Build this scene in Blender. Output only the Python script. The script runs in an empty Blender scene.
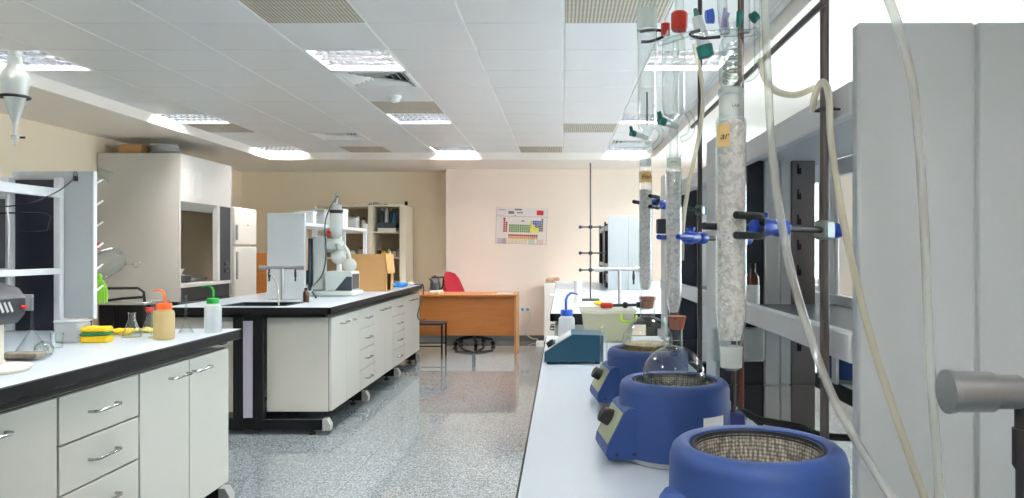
import bpy, bmesh, math, random
from mathutils import Vector, Matrix
random.seed(7)
PI = math.pi
SC = bpy.context.scene
COL = SC.collection

# ------------------------------------------------------------------ measuring
F = 745.0; CX = 562.0; CY = 250.0; EYE = 1.3
def at(px, py, d):
    return Vector(((px-CX)*d/F, d, EYE-(py-CY)*d/F))
def ax(px, d): return (px-CX)*d/F
def az(py, d): return EYE-(py-CY)*d/F

# ------------------------------------------------------------------ materials
def lin(c):
    f = lambda u: u/12.92 if u <= 0.04045 else ((u+0.055)/1.055)**2.4
    return (f(c[0]/255), f(c[1]/255), f(c[2]/255), 1)
def newmat(n):
    m = bpy.data.materials.new(n); m.use_nodes = True
    nt = m.node_tree
    return m, nt, nt.nodes['Principled BSDF']
def M(n, c, rough=0.5, metal=0.0, spec=0.5, noise=0.0, nscale=30, bump=0.0, bscale=200, emit=None, es=0, trans=0.0, ior=1.45, alpha=1.0, sss=0.0):
    m, nt, b = newmat(n)
    b.inputs['Base Color'].default_value = lin(c)
    b.inputs['Roughness'].default_value = rough
    b.inputs['Metallic'].default_value = metal
    b.inputs['Specular IOR Level'].default_value = spec
    b.inputs['IOR'].default_value = ior
    b.inputs['Transmission Weight'].default_value = trans
    b.inputs['Alpha'].default_value = alpha
    if sss:
        b.inputs['Subsurface Weight'].default_value = sss
        b.inputs['Subsurface Radius'].default_value = (0.02, 0.02, 0.02)
    if emit:
        b.inputs['Emission Color'].default_value = lin(emit)
        b.inputs['Emission Strength'].default_value = es
    tc = None
    if noise or bump:
        tc = nt.nodes.new('ShaderNodeTexCoord')
    if noise:
        t = nt.nodes.new('ShaderNodeTexNoise'); t.inputs['Scale'].default_value = nscale; t.inputs['Detail'].default_value = 4
        nt.links.new(tc.outputs['Object'], t.inputs['Vector'])
        r = nt.nodes.new('ShaderNodeMix'); r.data_type = 'RGBA'
        a = lin(c)
        r.inputs['A'].default_value = (a[0]*(1-noise), a[1]*(1-noise), a[2]*(1-noise), 1)
        r.inputs['B'].default_value = (min(1, a[0]*(1+noise)), min(1, a[1]*(1+noise)), min(1, a[2]*(1+noise)), 1)
        nt.links.new(t.outputs['Fac'], r.inputs['Factor'])
        nt.links.new(r.outputs['Result'], b.inputs['Base Color'])
    if bump:
        t = nt.nodes.new('ShaderNodeTexNoise'); t.inputs['Scale'].default_value = bscale; t.inputs['Detail'].default_value = 3
        nt.links.new(tc.outputs['Object'], t.inputs['Vector'])
        bp = nt.nodes.new('ShaderNodeBump'); bp.inputs['Strength'].default_value = bump; bp.inputs['Distance'].default_value = 0.004
        nt.links.new(t.outputs['Fac'], bp.inputs['Height'])
        nt.links.new(bp.outputs['Normal'], b.inputs['Normal'])
    return m

def thin_glass(n, edge=(200, 211, 208), face=(250, 253, 252), haze=0.0, hazec=(235, 240, 238)):
    """thin walled glass: clear with a Fresnel reflection, a longer path through the wall towards the rim; optional frosting"""
    m = bpy.data.materials.new(n); m.use_nodes = True
    nt = m.node_tree; nt.nodes.clear()
    out = nt.nodes.new('ShaderNodeOutputMaterial')
    tr = nt.nodes.new('ShaderNodeBsdfTransparent')
    gl = nt.nodes.new('ShaderNodeBsdfGlossy'); gl.inputs['Roughness'].default_value = 0.03
    lw = nt.nodes.new('ShaderNodeLayerWeight'); lw.inputs['Blend'].default_value = 0.25
    mc = nt.nodes.new('ShaderNodeMix'); mc.data_type = 'RGBA'
    mc.inputs['A'].default_value = lin(face); mc.inputs['B'].default_value = lin(edge)
    nt.links.new(lw.outputs['Facing'], mc.inputs['Factor'])
    nt.links.new(mc.outputs['Result'], tr.inputs['Color'])
    l2 = nt.nodes.new('ShaderNodeLayerWeight'); l2.inputs['Blend'].default_value = 0.5   # Schlick: 0.05 + 0.75 facing^4
    pw = nt.nodes.new('ShaderNodeMath'); pw.operation = 'POWER'; pw.inputs[1].default_value = 2.6
    nt.links.new(l2.outputs['Facing'], pw.inputs[0])
    fr = nt.nodes.new('ShaderNodeMath'); fr.operation = 'MULTIPLY_ADD'; fr.inputs[1].default_value = 0.7; fr.inputs[2].default_value = 0.1
    nt.links.new(pw.outputs[0], fr.inputs[0])
    mx = nt.nodes.new('ShaderNodeMixShader')
    nt.links.new(fr.outputs[0], mx.inputs['Fac'])
    nt.links.new(tr.outputs[0], mx.inputs[1]); nt.links.new(gl.outputs[0], mx.inputs[2])
    last = mx
    if haze:
        df = nt.nodes.new('ShaderNodeBsdfDiffuse'); df.inputs['Color'].default_value = lin(hazec)
        tl = nt.nodes.new('ShaderNodeBsdfTranslucent'); tl.inputs['Color'].default_value = lin(hazec)
        ad = nt.nodes.new('ShaderNodeMixShader'); ad.inputs['Fac'].default_value = 0.5
        nt.links.new(df.outputs[0], ad.inputs[1]); nt.links.new(tl.outputs[0], ad.inputs[2])
        m2 = nt.nodes.new('ShaderNodeMixShader'); m2.inputs['Fac'].default_value = haze
        nt.links.new(mx.outputs[0], m2.inputs[1]); nt.links.new(ad.outputs[0], m2.inputs[2])
        last = m2
    nt.links.new(last.outputs[0], out.inputs['Surface'])
    return m

def packing_mat(n, c=(236, 242, 236), scale=170, clear=0.45):
    """loose glass rings packed in a column: broken white glass with clear gaps"""
    m = bpy.data.materials.new(n); m.use_nodes = True
    nt = m.node_tree; nt.nodes.clear(); L = nt.links
    out = nt.nodes.new('ShaderNodeOutputMaterial')
    tc = nt.nodes.new('ShaderNodeTexCoord')
    vo = nt.nodes.new('ShaderNodeTexVoronoi'); vo.feature = 'DISTANCE_TO_EDGE'; vo.inputs['Scale'].default_value = scale
    no = nt.nodes.new('ShaderNodeTexNoise'); no.inputs['Scale'].default_value = scale*0.8; no.inputs['Detail'].default_value = 5
    L.new(tc.outputs['Object'], vo.inputs['Vector']); L.new(tc.outputs['Object'], no.inputs['Vector'])
    r1 = nt.nodes.new('ShaderNodeValToRGB')
    r1.color_ramp.elements[0].position = 0.47; r1.color_ramp.elements[1].position = 0.6
    L.new(no.outputs['Fac'], r1.inputs['Fac'])
    b = nt.nodes.new('ShaderNodeBump'); b.inputs['Strength'].default_value = 0.7; b.inputs['Distance'].default_value = 0.004
    L.new(vo.outputs['Distance'], b.inputs['Height'])
    a = nt.nodes.new('ShaderNodeSubsurfaceScattering'); a.inputs['Color'].default_value = lin(c)
    a.inputs['Scale'].default_value = 0.02; a.inputs['Radius'].default_value = (1, 1, 1)
    gl = nt.nodes.new('ShaderNodeBsdfGlossy'); gl.inputs['Roughness'].default_value = 0.2
    for s in (a, gl): L.new(b.outputs['Normal'], s.inputs['Normal'])
    a2 = nt.nodes.new('ShaderNodeMixShader'); a2.inputs['Fac'].default_value = 0.1
    L.new(a.outputs[0], a2.inputs[1]); L.new(gl.outputs[0], a2.inputs[2])
    tr = nt.nodes.new('ShaderNodeBsdfTransparent')
    mul = nt.nodes.new('ShaderNodeMath'); mul.operation = 'MULTIPLY_ADD'; mul.inputs[1].default_value = clear*0.34; mul.inputs[2].default_value = clear*0.15
    L.new(r1.outputs['Color'], mul.inputs[0])
    mx = nt.nodes.new('ShaderNodeMixShader')
    L.new(mul.outputs[0], mx.inputs['Fac']); L.new(a2.outputs[0], mx.inputs[1]); L.new(tr.outputs[0], mx.inputs[2])
    L.new(mx.outputs[0], out.inputs['Surface'])
    return m

def floor_mat():
    m, nt, b = newmat('granite_floor'); L = nt.links
    tc = nt.nodes.new('ShaderNodeTexCoord')
    n1 = nt.nodes.new('ShaderNodeTexVoronoi'); n1.inputs['Scale'].default_value = 170
    n2 = nt.nodes.new('ShaderNodeTexNoise'); n2.inputs['Scale'].default_value = 120; n2.inputs['Detail'].default_value = 6
    n2.inputs['Roughness'].default_value = 0.75
    L.new(tc.outputs['Object'], n1.inputs['Vector']); L.new(tc.outputs['Object'], n2.inputs['Vector'])
    sep = nt.nodes.new('ShaderNodeSeparateColor'); L.new(n1.outputs['Color'], sep.inputs[0])
    mul = nt.nodes.new('ShaderNodeMath'); mul.operation = 'ADD'
    L.new(sep.outputs[0], mul.inputs[0]); L.new(n2.outputs['Fac'], mul.inputs[1])
    half = nt.nodes.new('ShaderNodeMath'); half.operation = 'MULTIPLY'; half.inputs[1].default_value = 0.5
    L.new(mul.outputs[0], half.inputs[0])
    cr = nt.nodes.new('ShaderNodeValToRGB')
    e = cr.color_ramp.elements
    e[0].position = 0.2; e[0].color = lin((78, 88, 94)); e[1].position = 0.8; e[1].color = lin((190, 200, 204))
    x = e.new(0.42); x.color = lin((124, 135, 141)); x = e.new(0.6); x.color = lin((148, 159, 164))
    L.new(half.outputs[0], cr.inputs['Fac'])
    br = nt.nodes.new('ShaderNodeTexBrick')
    br.offset = 0; br.inputs['Scale'].default_value = 1.0; br.inputs['Mortar Size'].default_value = 0.002
    br.inputs['Brick Width'].default_value = 0.6; br.inputs['Row Height'].default_value = 0.6
    br.inputs['Color1'].default_value = (1, 1, 1, 1); br.inputs['Color2'].default_value = (0.93, 0.93, 0.93, 1); br.inputs['Mortar'].default_value = (0.6, 0.6, 0.6, 1)
    L.new(tc.outputs['Object'], br.inputs['Vector'])
    mx = nt.nodes.new('ShaderNodeMix'); mx.data_type = 'RGBA'; mx.blend_type = 'MULTIPLY'; mx.inputs['Factor'].default_value = 1
    L.new(cr.outputs['Color'], mx.inputs['A']); L.new(br.outputs['Color'], mx.inputs['B'])
    L.new(mx.outputs['Result'], b.inputs['Base Color'])
    b.inputs['Roughness'].default_value = 0.045
    b.inputs['Specular IOR Level'].default_value = 0.95
    return m

def dots_mat(n, base, dark, pitch, r=0.33, rough=0.5, metal=0.0, plane='XY'):
    m, nt, b = newmat(n); L = nt.links
    tc = nt.nodes.new('ShaderNodeTexCoord'); sp = nt.nodes.new('ShaderNodeSeparateXYZ')
    L.new(tc.outputs['Object'], sp.inputs[0])
    ds = []
    for k in plane:
        a = nt.nodes.new('ShaderNodeMath'); a.operation = 'DIVIDE'; a.inputs[1].default_value = pitch
        L.new(sp.outputs[k], a.inputs[0])
        f = nt.nodes.new('ShaderNodeMath'); f.operation = 'FRACT'; L.new(a.outputs[0], f.inputs[0])
        s = nt.nodes.new('ShaderNodeMath'); s.operation = 'SUBTRACT'; s.inputs[1].default_value = 0.5; L.new(f.outputs[0], s.inputs[0])
        p = nt.nodes.new('ShaderNodeMath'); p.operation = 'POWER'; p.inputs[1].default_value = 2; L.new(s.outputs[0], p.inputs[0])
        ds.append(p)
    ad = nt.nodes.new('ShaderNodeMath'); ad.operation = 'ADD'; L.new(ds[0].outputs[0], ad.inputs[0]); L.new(ds[1].outputs[0], ad.inputs[1])
    lt = nt.nodes.new('ShaderNodeMath'); lt.operation = 'LESS_THAN'; lt.inputs[1].default_value = r*r; L.new(ad.outputs[0], lt.inputs[0])
    mx = nt.nodes.new('ShaderNodeMix'); mx.data_type = 'RGBA'
    mx.inputs['A'].default_value = lin(base); mx.inputs['B'].default_value = lin(dark)
    L.new(lt.outputs[0], mx.inputs['Factor']); L.new(mx.outputs['Result'], b.inputs['Base Color'])
    b.inputs['Roughness'].default_value = rough; b.inputs['Metallic'].default_value = metal
    return m

def weave_mat(n):
    m, nt, b = newmat(n); L = nt.links
    tc = nt.nodes.new('ShaderNodeTexCoord')
    vo = nt.nodes.new('ShaderNodeTexVoronoi'); vo.inputs['Scale'].default_value = 230; vo.inputs['Randomness'].default_value = 0.25
    L.new(tc.outputs['Object'], vo.inputs['Vector'])
    cr = nt.nodes.new('ShaderNodeValToRGB'); e = cr.color_ramp.elements
    e[0].position = 0.2; e[0].color = lin((190, 186, 172)); e[1].position = 0.65; e[1].color = lin((84, 80, 72))
    L.new(vo.outputs['Distance'], cr.inputs['Fac']); L.new(cr.outputs['Color'], b.inputs['Base Color'])
    bp = nt.nodes.new('ShaderNodeBump'); bp.inputs['Strength'].default_value = 0.6; bp.inputs['Distance'].default_value = 0.002; bp.invert = True
    L.new(vo.outputs['Distance'], bp.inputs['Height']); L.new(bp.outputs['Normal'], b.inputs['Normal'])
    b.inputs['Roughness'].default_value = 0.5
    return m

def wood_mat(n, c1, c2, scale=3.0, rough=0.35, axis=(1, 12, 12)):
    m, nt, b = newmat(n); L = nt.links
    tc = nt.nodes.new('ShaderNodeTexCoord'); mp = nt.nodes.new('ShaderNodeMapping'); mp.inputs['Scale'].default_value = axis
    no = nt.nodes.new('ShaderNodeTexNoise'); no.inputs['Scale'].default_value = scale; no.inputs['Detail'].default_value = 6; no.inputs['Distortion'].default_value = 0.6
    L.new(tc.outputs['Object'], mp.inputs['Vector']); L.new(mp.outputs[0], no.inputs['Vector'])
    mx = nt.nodes.new('ShaderNodeMix'); mx.data_type = 'RGBA'; mx.inputs['A'].default_value = lin(c1); mx.inputs['B'].default_value = lin(c2)
    L.new(no.outputs['Fac'], mx.inputs['Factor']); L.new(mx.outputs['Result'], b.inputs['Base Color'])
    b.inputs['Roughness'].default_value = rough
    return m

m_wall = M('wall_paint', (249, 233, 219), 0.8, noise=0.03, nscale=2)
m_wall_left = M('wall_paint_beige', (252, 236, 210), 0.8, noise=0.03, nscale=2)
m_soffit = M('soffit_paint', (248, 241, 232), 0.8)
m_tile = M('ceiling_metal_tile', (226, 228, 230), 0.28, spec=0.6)
m_grid = M('ceiling_grid_white', (248, 248, 246), 0.6)
m_perf = dots_mat('perforated_panel', (205, 198, 182), (110, 102, 88), 0.02, 0.34, 0.6)
m_white_metal = M('white_metal', (240, 240, 238), 0.4)
m_chrome = M('chrome', (176, 178, 180), 0.18, 1.0)
m_darksteel = M('dark_steel', (96, 96, 98), 0.25, 1.0)
m_steel = M('brushed_steel', (180, 182, 184), 0.3, 1.0)
m_tube_on = M('fluorescent_tube', (255, 255, 255), 0.5, emit=(255, 248, 242), es=92.0)
m_housing = M('luminaire_housing_grey', (170, 176, 184), 0.4)
m_louver = M('louver_aluminium', (225, 230, 238), 0.2, 1.0)
m_plategrey = M('plate_warm_grey', (126, 122, 124), 0.4)
m_dark_slot = M('dark_slot', (40, 40, 40), 0.8)
m_floor = floor_mat()
m_base = M('granite_skirting', (112, 112, 112), 0.25, noise=0.2, nscale=150)
m_cab = M('cabinet_cream', (212, 211, 203), 0.42, noise=0.015, nscale=12)
m_black = M('black_laminate', (17, 18, 20), 0.5, spec=0.25)
m_frame = M('black_frame_steel', (18, 19, 22), 0.5, spec=0.25)
m_top = M('worktop_white', (201, 213, 224), 0.28, noise=0.01, nscale=20)
m_panel = M('shelf_panel_grey_white', (193, 201, 204), 0.45, bump=0.05, bscale=500)
m_panel_edge = M('panel_edge_white', (236, 238, 240), 0.35)
m_alu = M('aluminium_profile', (222, 225, 227), 0.4, 0.15)
m_navy = M('navy_board', (38, 42, 52), 0.3)
m_lilac = M('lilac_insert', (176, 174, 190), 0.4)
m_cap = M('grey_plastic', (170, 172, 170), 0.5)
m_blue = M('mantle_blue', (42, 67, 120), 0.5, spec=0.3, noise=0.05, nscale=40, bump=0.06, bscale=350)
m_bluedk = M('mantle_blue_dark', (52, 62, 120), 0.5)
m_mesh = weave_mat('woven_glass_mesh')
m_rubber = M('black_rubber', (22, 22, 24), 0.55)
m_glass = thin_glass('lab_glass')
m_glassC = thin_glass('column_glass', edge=(226, 234, 231), face=(254, 255, 255))
m_glassF = thin_glass('frosted_glass', haze=0.4)
m_glassW = thin_glass('ground_glass_white', haze=0.65)
m_pane = thin_glass('window_glass', edge=(225, 235, 232))
m_pack = packing_mat('glass_ring_packing', (250, 255, 244), 170, 0.75)
m_pack2 = packing_mat('glass_bead_packing', (253, 255, 255), 230, 0.75)
m_tubing = thin_glass('clear_tubing', edge=(222, 226, 222), face=(247, 249, 246), haze=0.28, hazec=(248, 249, 246))
m_tubingY = thin_glass('yellowed_tubing', edge=(215, 212, 190), face=(248, 246, 232), haze=0.5, hazec=(240, 237, 222))
m_cork = M('brown_stopper', (168, 96, 66), 0.7, noise=0.15, nscale=90)
m_tape = M('paper_tape', (240, 208, 142), 0.7)
m_ink = M('brown_ink', (70, 38, 26), 0.6)
m_inkb = M('black_ink', (24, 24, 26), 0.6)
m_clampblue = M('clamp_blue_enamel', (18, 66, 178), 0.35)
m_clampgrip = M('clamp_grip_dark_green', (16, 28, 30), 0.6)
m_bossgrey = M('boss_grey_metal', (128, 140, 138), 0.4, 0.5)
m_rod = M('dark_rod', (78, 74, 72), 0.45, 0.5, bump=0.3, bscale=300)
m_rust = M('rusty_rod', (104, 62, 48), 0.6, 0.3, bump=0.3, bscale=300)
m_teal = M('teal_casing', (16, 74, 98), 0.4)
m_paleplate = M('pale_grey_plate', (206, 212, 212), 0.4)
m_teal_cap = M('teal_plastic', (14, 112, 104), 0.4)
m_red = M('red_plastic', (206, 54, 44), 0.4)
m_bluecap = M('blue_plastic', (44, 92, 196), 0.4)
m_orange = M('orange_plastic', (240, 106, 40), 0.4)
m_green = M('green_plastic', (30, 158, 60), 0.4)
m_lime = M('lime_plastic', (166, 206, 50), 0.4)
m_lilac_cap = M('lilac_plastic', (150, 140, 186), 0.4)
m_poly = thin_glass('translucent_polythene', edge=(226, 230, 232), face=(240, 243, 244), haze=0.78, hazec=(236, 240, 242))
m_polyY = thin_glass('yellow_solution_polythene', edge=(226, 206, 150), face=(248, 236, 196), haze=0.7, hazec=(236, 222, 176))
m_tub = thin_glass('clear_tub_plastic', edge=(220, 224, 214), face=(244, 246, 238), haze=0.45, hazec=(240, 240, 226))
m_creamcont = M('pale_cream_solid', (236, 230, 192), 0.7)
m_liquid = thin_glass('straw_liquid', edge=(240, 226, 176), face=(252, 244, 210), haze=0.22, hazec=(240, 220, 150))
m_amber = M('amber_glass', (74, 38, 20), 0.1)
m_label = M('white_paper', (240, 240, 236), 0.7)
m_yellow = M('sponge_yellow', (236, 196, 30), 0.8, noise=0.15, nscale=80)
m_spgreen = M('sponge_green', (30, 120, 80), 0.9)
m_paley = M('pale_yellow_rubber', (232, 224, 130), 0.6)
m_limeglove = M('lime_rubber', (150, 214, 60), 0.5)
m_creamplastic = M('cream_plastic', (232, 226, 210), 0.45)
m_darkplastic = M('dark_grey_plastic', (52, 56, 62), 0.45)
m_hood = M('hood_grey_white', (206, 205, 200), 0.4)
m_hoodwhite = M('hood_white', (246, 244, 240), 0.25)
m_hooddark = M('hood_inside', (222, 206, 180), 0.6)
m_darkgrey = M('dark_grey_panel', (72, 74, 78), 0.4)
m_fridge = M('fridge_white', (242, 238, 230), 0.3)
m_wood = wood_mat('desk_wood', (176, 104, 48), (204, 132, 66))
m_woodedge = wood_mat('desk_wood_pale', (206, 146, 84), (222, 164, 100))
m_card = M('cardboard', (196, 152, 98), 0.8, noise=0.06, nscale=15)
m_cardin = M('cardboard_inside', (110, 74, 42), 0.9)
m_cardlight = M('cardboard_pale', (222, 184, 122), 0.8)
m_redfab = M('crimson_fabric', (178, 34, 56), 0.8, noise=0.08, nscale=200)
m_cream = M('cream_board', (238, 228, 206), 0.5)
m_brownback = M('brown_back_board', (178, 158, 134), 0.6)
m_instr = M('instrument_grey_green', (204, 214, 211), 0.4)
m_instrdark = M('instrument_dark', (52, 62, 72), 0.35)
m_skyblue = M('bright_blue_plastic', (60, 140, 220), 0.4)
m_marble = M('speckled_cover', (150, 140, 124), 0.5, noise=0.7, nscale=60)
m_greymat = M('grey_mat', (150, 156, 154), 0.6)
m_brownbag = M('brown_paper_bag', (196, 160, 130), 0.8)
m_bagwhite = M('plastic_bag_white', (226, 222, 206), 0.35, noise=0.08, nscale=30)
m_poster = M('poster_paper', (238, 228, 222), 0.5)

# ------------------------------------------------------------------ mesh builder
def radius(r, u):
    if not isinstance(r, (list, tuple)): return r
    x = u*(len(r)-1); k = min(int(x), len(r)-2)
    return r[k]+(r[k+1]-r[k])*(x-k)
class MB:
    def __init__(s):
        s.v = []; s.f = []; s.m = []
    def _add(s, vs, fs, mi=0):
        b = len(s.v); s.v += [tuple(x) for x in vs]
        for f in fs: s.f.append([b+i for i in f]); s.m.append(mi)
    def box(s, x0, x1, y0, y1, z0, z1, b=0.0, mi=0, rot=None, face_mi=None):
        if x0 > x1: x0, x1 = x1, x0
        if y0 > y1: y0, y1 = y1, y0
        if z0 > z1: z0, z1 = z1, z0
        c = Vector(((x0+x1)/2, (y0+y1)/2, (z0+z1)/2)); h = Vector(((x1-x0)/2, (y1-y0)/2, (z1-z0)/2))
        b = min(b, min(h)*0.98)
        vs = []; fs = []
        if b <= 0:
            for sx in (-1, 1):
                for sy in (-1, 1):
                    for sz in (-1, 1): vs.append(Vector((sx*h.x, sy*h.y, sz*h.z)))
            fs = [[0, 1, 3, 2], [4, 6, 7, 5], [0, 4, 5, 1], [2, 3, 7, 6], [0, 2, 6, 4], [1, 5, 7, 3]]
        else:
            idx = {}
            for sx in (-1, 1):
                for sy in (-1, 1):
                    for sz in (-1, 1):
                        for a in range(3):
                            p = [sx*(h.x-b), sy*(h.y-b), sz*(h.z-b)]
                            p[a] = (sx, sy, sz)[a]*h[a]
                            idx[(sx, sy, sz, a)] = len(vs); vs.append(Vector(p))
            order = [(-1, -1), (1, -1), (1, 1), (-1, 1)]
            for a in range(3):
                o = [(1, 2), (2, 0), (0, 1)][a]
                for sg in (-1, 1):
                    q = []
                    for (p, r) in order:
                        k = [0, 0, 0]; k[a] = sg; k[o[0]] = p; k[o[1]] = r
                        q.append(idx[(k[0], k[1], k[2], a)])
                    fs.append(q if sg > 0 else q[::-1])
            for a in range(3):
                o = [(1, 2), (2, 0), (0, 1)][a]
                for p in (-1, 1):
                    for r in (-1, 1):
                        k0 = [0, 0, 0]; k0[a] = -1; k0[o[0]] = p; k0[o[1]] = r
                        k1 = list(k0); k1[a] = 1
                        fs.append([idx[(*k0, o[0])], idx[(*k1, o[0])], idx[(*k1, o[1])], idx[(*k0, o[1])]])
            for sx in (-1, 1):
                for sy in (-1, 1):
                    for sz in (-1, 1): fs.append([idx[(sx, sy, sz, 0)], idx[(sx, sy, sz, 1)], idx[(sx, sy, sz, 2)]])
        if rot is not None: vs = [rot @ v for v in vs]
        s._add([v+c for v in vs], fs, mi)
        return s
    def prism(s, pts, axis, a0, a1, mi=0):
        """closed polygon of 2-D points in the plane across axis, extruded from a0 to a1"""
        n = len(pts); o = {'x': (1, 2, 0), 'y': (0, 2, 1), 'z': (0, 1, 2)}[axis]
        vs = []
        for a in (a0, a1):
            for p in pts:
                q = [0, 0, 0]; q[o[0]] = p[0]; q[o[1]] = p[1]; q[o[2]] = a; vs.append(q)
        fs = [list(range(n)), list(range(n, 2*n))[::-1]] + [[i, i+n, (i+1) % n+n, (i+1) % n] for i in range(n)]
        s._add(vs, fs, mi); return s
    def lathe(s, prof, c=(0, 0, 0), n=24, mi=0, axis=None, sx=1.0, sy=1.0):
        c = Vector(c)
        R = Matrix.Identity(3) if axis is None else Vector((0, 0, 1)).rotation_difference(Vector(axis).normalized()).to_matrix()
        vs = []; rings = []
        for (r, z) in prof:
            if r < 1e-6:
                rings.append([len(vs)]); vs.append(R @ Vector((0, 0, z))+c)
            else:
                k = []
                for i in range(n):
                    a = 2*PI*i/n; k.append(len(vs)); vs.append(R @ Vector((r*sx*math.cos(a), r*sy*math.sin(a), z))+c)
                rings.append(k)
        fs = []
        for a, b in zip(rings, rings[1:]):
            if len(a) == 1 and len(b) == 1: continue
            for i in range(n):
                j = (i+1) % n
                if len(a) == 1: fs.append([a[0], b[j], b[i]])
                elif len(b) == 1: fs.append([a[i], a[j], b[0]])
                else: fs.append([a[i], a[j], b[j], b[i]])
        s._add(vs, fs, mi); return s
    def cyl(s, p0, p1, r0, r1=None, n=16, mi=0, cap=True):
        p0 = Vector(p0); p1 = Vector(p1); r1 = r0 if r1 is None else r1
        L = (p1-p0).length
        pr = [(r0, 0), (r1, L)]
        if cap: pr = [(0, 0)]+pr+[(0, L)]
        return s.lathe(pr, p0, n, mi, axis=p1-p0)
    def ball(s, c, r, n=16, mi=0, sz=1.0):
        k = max(6, n//2)
        return s.lathe([(r*math.sin(PI*i/k), -r*sz*math.cos(PI*i/k)) for i in range(k+1)], c, n, mi)
    def tube(s, pts, r, n=10, mi=0, smooth=0, cap=True, closed=False):
        P = [Vector(p) for p in pts]
        if smooth:
            Q = []
            for i in range(len(P)-1):
                a = P[i-1] if i > 0 else P[0]*2-P[1]; b = P[i]; c = P[i+1]; d = P[i+2] if i+2 < len(P) else P[-1]*2-P[-2]
                for k in range(smooth):
                    t = k/smooth
                    Q.append(0.5*((2*b)+(c-a)*t+(2*a-5*b+4*c-d)*t*t+(3*b-a-3*c+d)*t**3))
            Q.append(P[-1]); P = Q
        T = []
        for i in range(len(P)):
            a = P[max(0, i-1)]; b = P[min(len(P)-1, i+1)]
            if closed: a = P[i-1]; b = P[(i+1) % len(P)]
            T.append((b-a).normalized())
        u = T[0].orthogonal().normalized(); vs = []
        for i, p in enumerate(P):
            if i: u = (u-T[i]*u.dot(T[i])).normalized()
            w = T[i].cross(u)
            rr = radius(r, i/max(1, len(P)-1))
            for k in range(n):
                a = 2*PI*k/n; vs.append(p+u*math.cos(a)*rr+w*math.sin(a)*rr)
        fs = []
        m = len(P)
        for i in range(m-1 if not closed else m):
            for k in range(n):
                k2 = (k+1) % n; i2 = (i+1) % m
                fs.append([i*n+k, i*n+k2, i2*n+k2, i2*n+k])
        if cap and not closed:
            fs.append(list(range(n))[::-1]); fs.append([(m-1)*n+k for k in range(n)])
        s._add(vs, fs, mi); return s
    def build(s, name, mats, parent=None, loc=(0, 0, 0), world=False, smooth=True, ang=38):
        me = bpy.data.meshes.new(name)
        off = Vector((0, 0, 0))
        if world and parent is not None: off = Vector(parent.location)
        if world and parent is not None and parent.parent is not None: off = off+Vector(parent.parent.location)
        me.from_pydata([tuple(Vector(v)-off) for v in s.v], [], s.f)
        if not isinstance(mats, (list, tuple)): mats = [mats]
        for m in mats: me.materials.append(m)
        if len(mats) > 1: me.polygons.foreach_set('material_index', s.m)
        bm = bmesh.new(); bm.from_mesh(me); bmesh.ops.recalc_face_normals(bm, faces=bm.faces); bm.to_mesh(me); bm.free()
        if smooth:
            me.shade_smooth()
            me.set_sharp_from_angle(angle=math.radians(ang))
        me.update()
        o = bpy.data.objects.new(name, me); COL.objects.link(o); o.location = loc
        if parent is not None: o.parent = parent
        return o

def tag(o, label, cat, group=None):
    o['label'] = label; o['category'] = cat
    if group: o['group'] = group
    return o
def thing(name, label, cat, loc=(0, 0, 0), rz=0.0, group=None):
    o = bpy.data.objects.new(name, None); COL.objects.link(o)
    o.location = loc; o.rotation_euler = (0, 0, rz); o.empty_display_size = 0.05
    return tag(o, label, cat, group)
def struct(name, mb, mats, parent=None, **k):
    o = mb.build(name, mats, parent, **k)
    if parent is None: o['kind'] = 'structure'
    return o
def dup(root, loc, rz=None, label=None, group=None):
    r = root.copy(); COL.objects.link(r); r.location = loc
    if rz is not None: r.rotation_euler = (0, 0, rz)
    if label: r['label'] = label
    if group: r['group'] = group
    for ch in list(root.children):
        c = ch.copy(); COL.objects.link(c); c.parent = r
        for g in list(ch.children):
            d = g.copy(); COL.objects.link(d); d.parent = c
    return r
def text(name, body, size, mat, parent, loc, rot=(PI/2, 0, 0), shear=0.0):
    cu = bpy.data.curves.new(name, 'FONT'); cu.body = body; cu.size = size; cu.extrude = 0.0002; cu.shear = shear
    cu.align_x = 'CENTER'; cu.align_y = 'CENTER'
    t = bpy.data.objects.new(name+'_curve', cu); COL.objects.link(t)
    dg = bpy.context.evaluated_depsgraph_get()
    me = bpy.data.meshes.new_from_object(t.evaluated_get(dg))
    bpy.data.objects.remove(t); bpy.data.curves.remove(cu)
    me.name = name; me.materials.clear(); me.materials.append(mat)
    o = bpy.data.objects.new(name, me); COL.objects.link(o); o.location = loc; o.rotation_euler = rot; o.parent = parent
    return o
ORD = ['first', 'second', 'third', 'fourth', 'fifth', 'sixth', 'seventh', 'eighth']

# ================================================================== SETTING
XL, XR = -4.75, 2.6
YF, YB = -2.6, 10.7
YB2 = 11.05; XSTEP = -1.666
CZ, SZ = 2.55, 2.46          # tile ceiling and soffit heights
struct('floor', MB().box(XL-.2, XR+.2, YF-.2, YB2+.2, -.1, 0), m_floor)
struct('wall_left', MB().box(XL-.15, XL, YF, YB2+.15, 0, 2.7), m_wall_left)
struct('wall_back', MB().box(XSTEP, XR, YB, YB+.5, 0, 2.7), m_wall)
struct('wall_back_left', MB().box(XL, XSTEP, YB2, YB2+.15, 0, 2.7), m_wall_left)
struct('wall_front', MB().box(XL-.15, XR+.15, YF-.15, YF, 0, 2.7), m_wall)
struct('baseboard_back', MB().box(XSTEP, XR, YB-.012, YB, 0, .075, .002), m_base)
struct('baseboard_back_left', MB().box(XL, XSTEP, YB2-.012, YB2, 0, .075, .002), m_base)
struct('baseboard_left', MB().box(XL, XL+.012, YF, YB2, 0, .075, .002), m_base)
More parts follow.
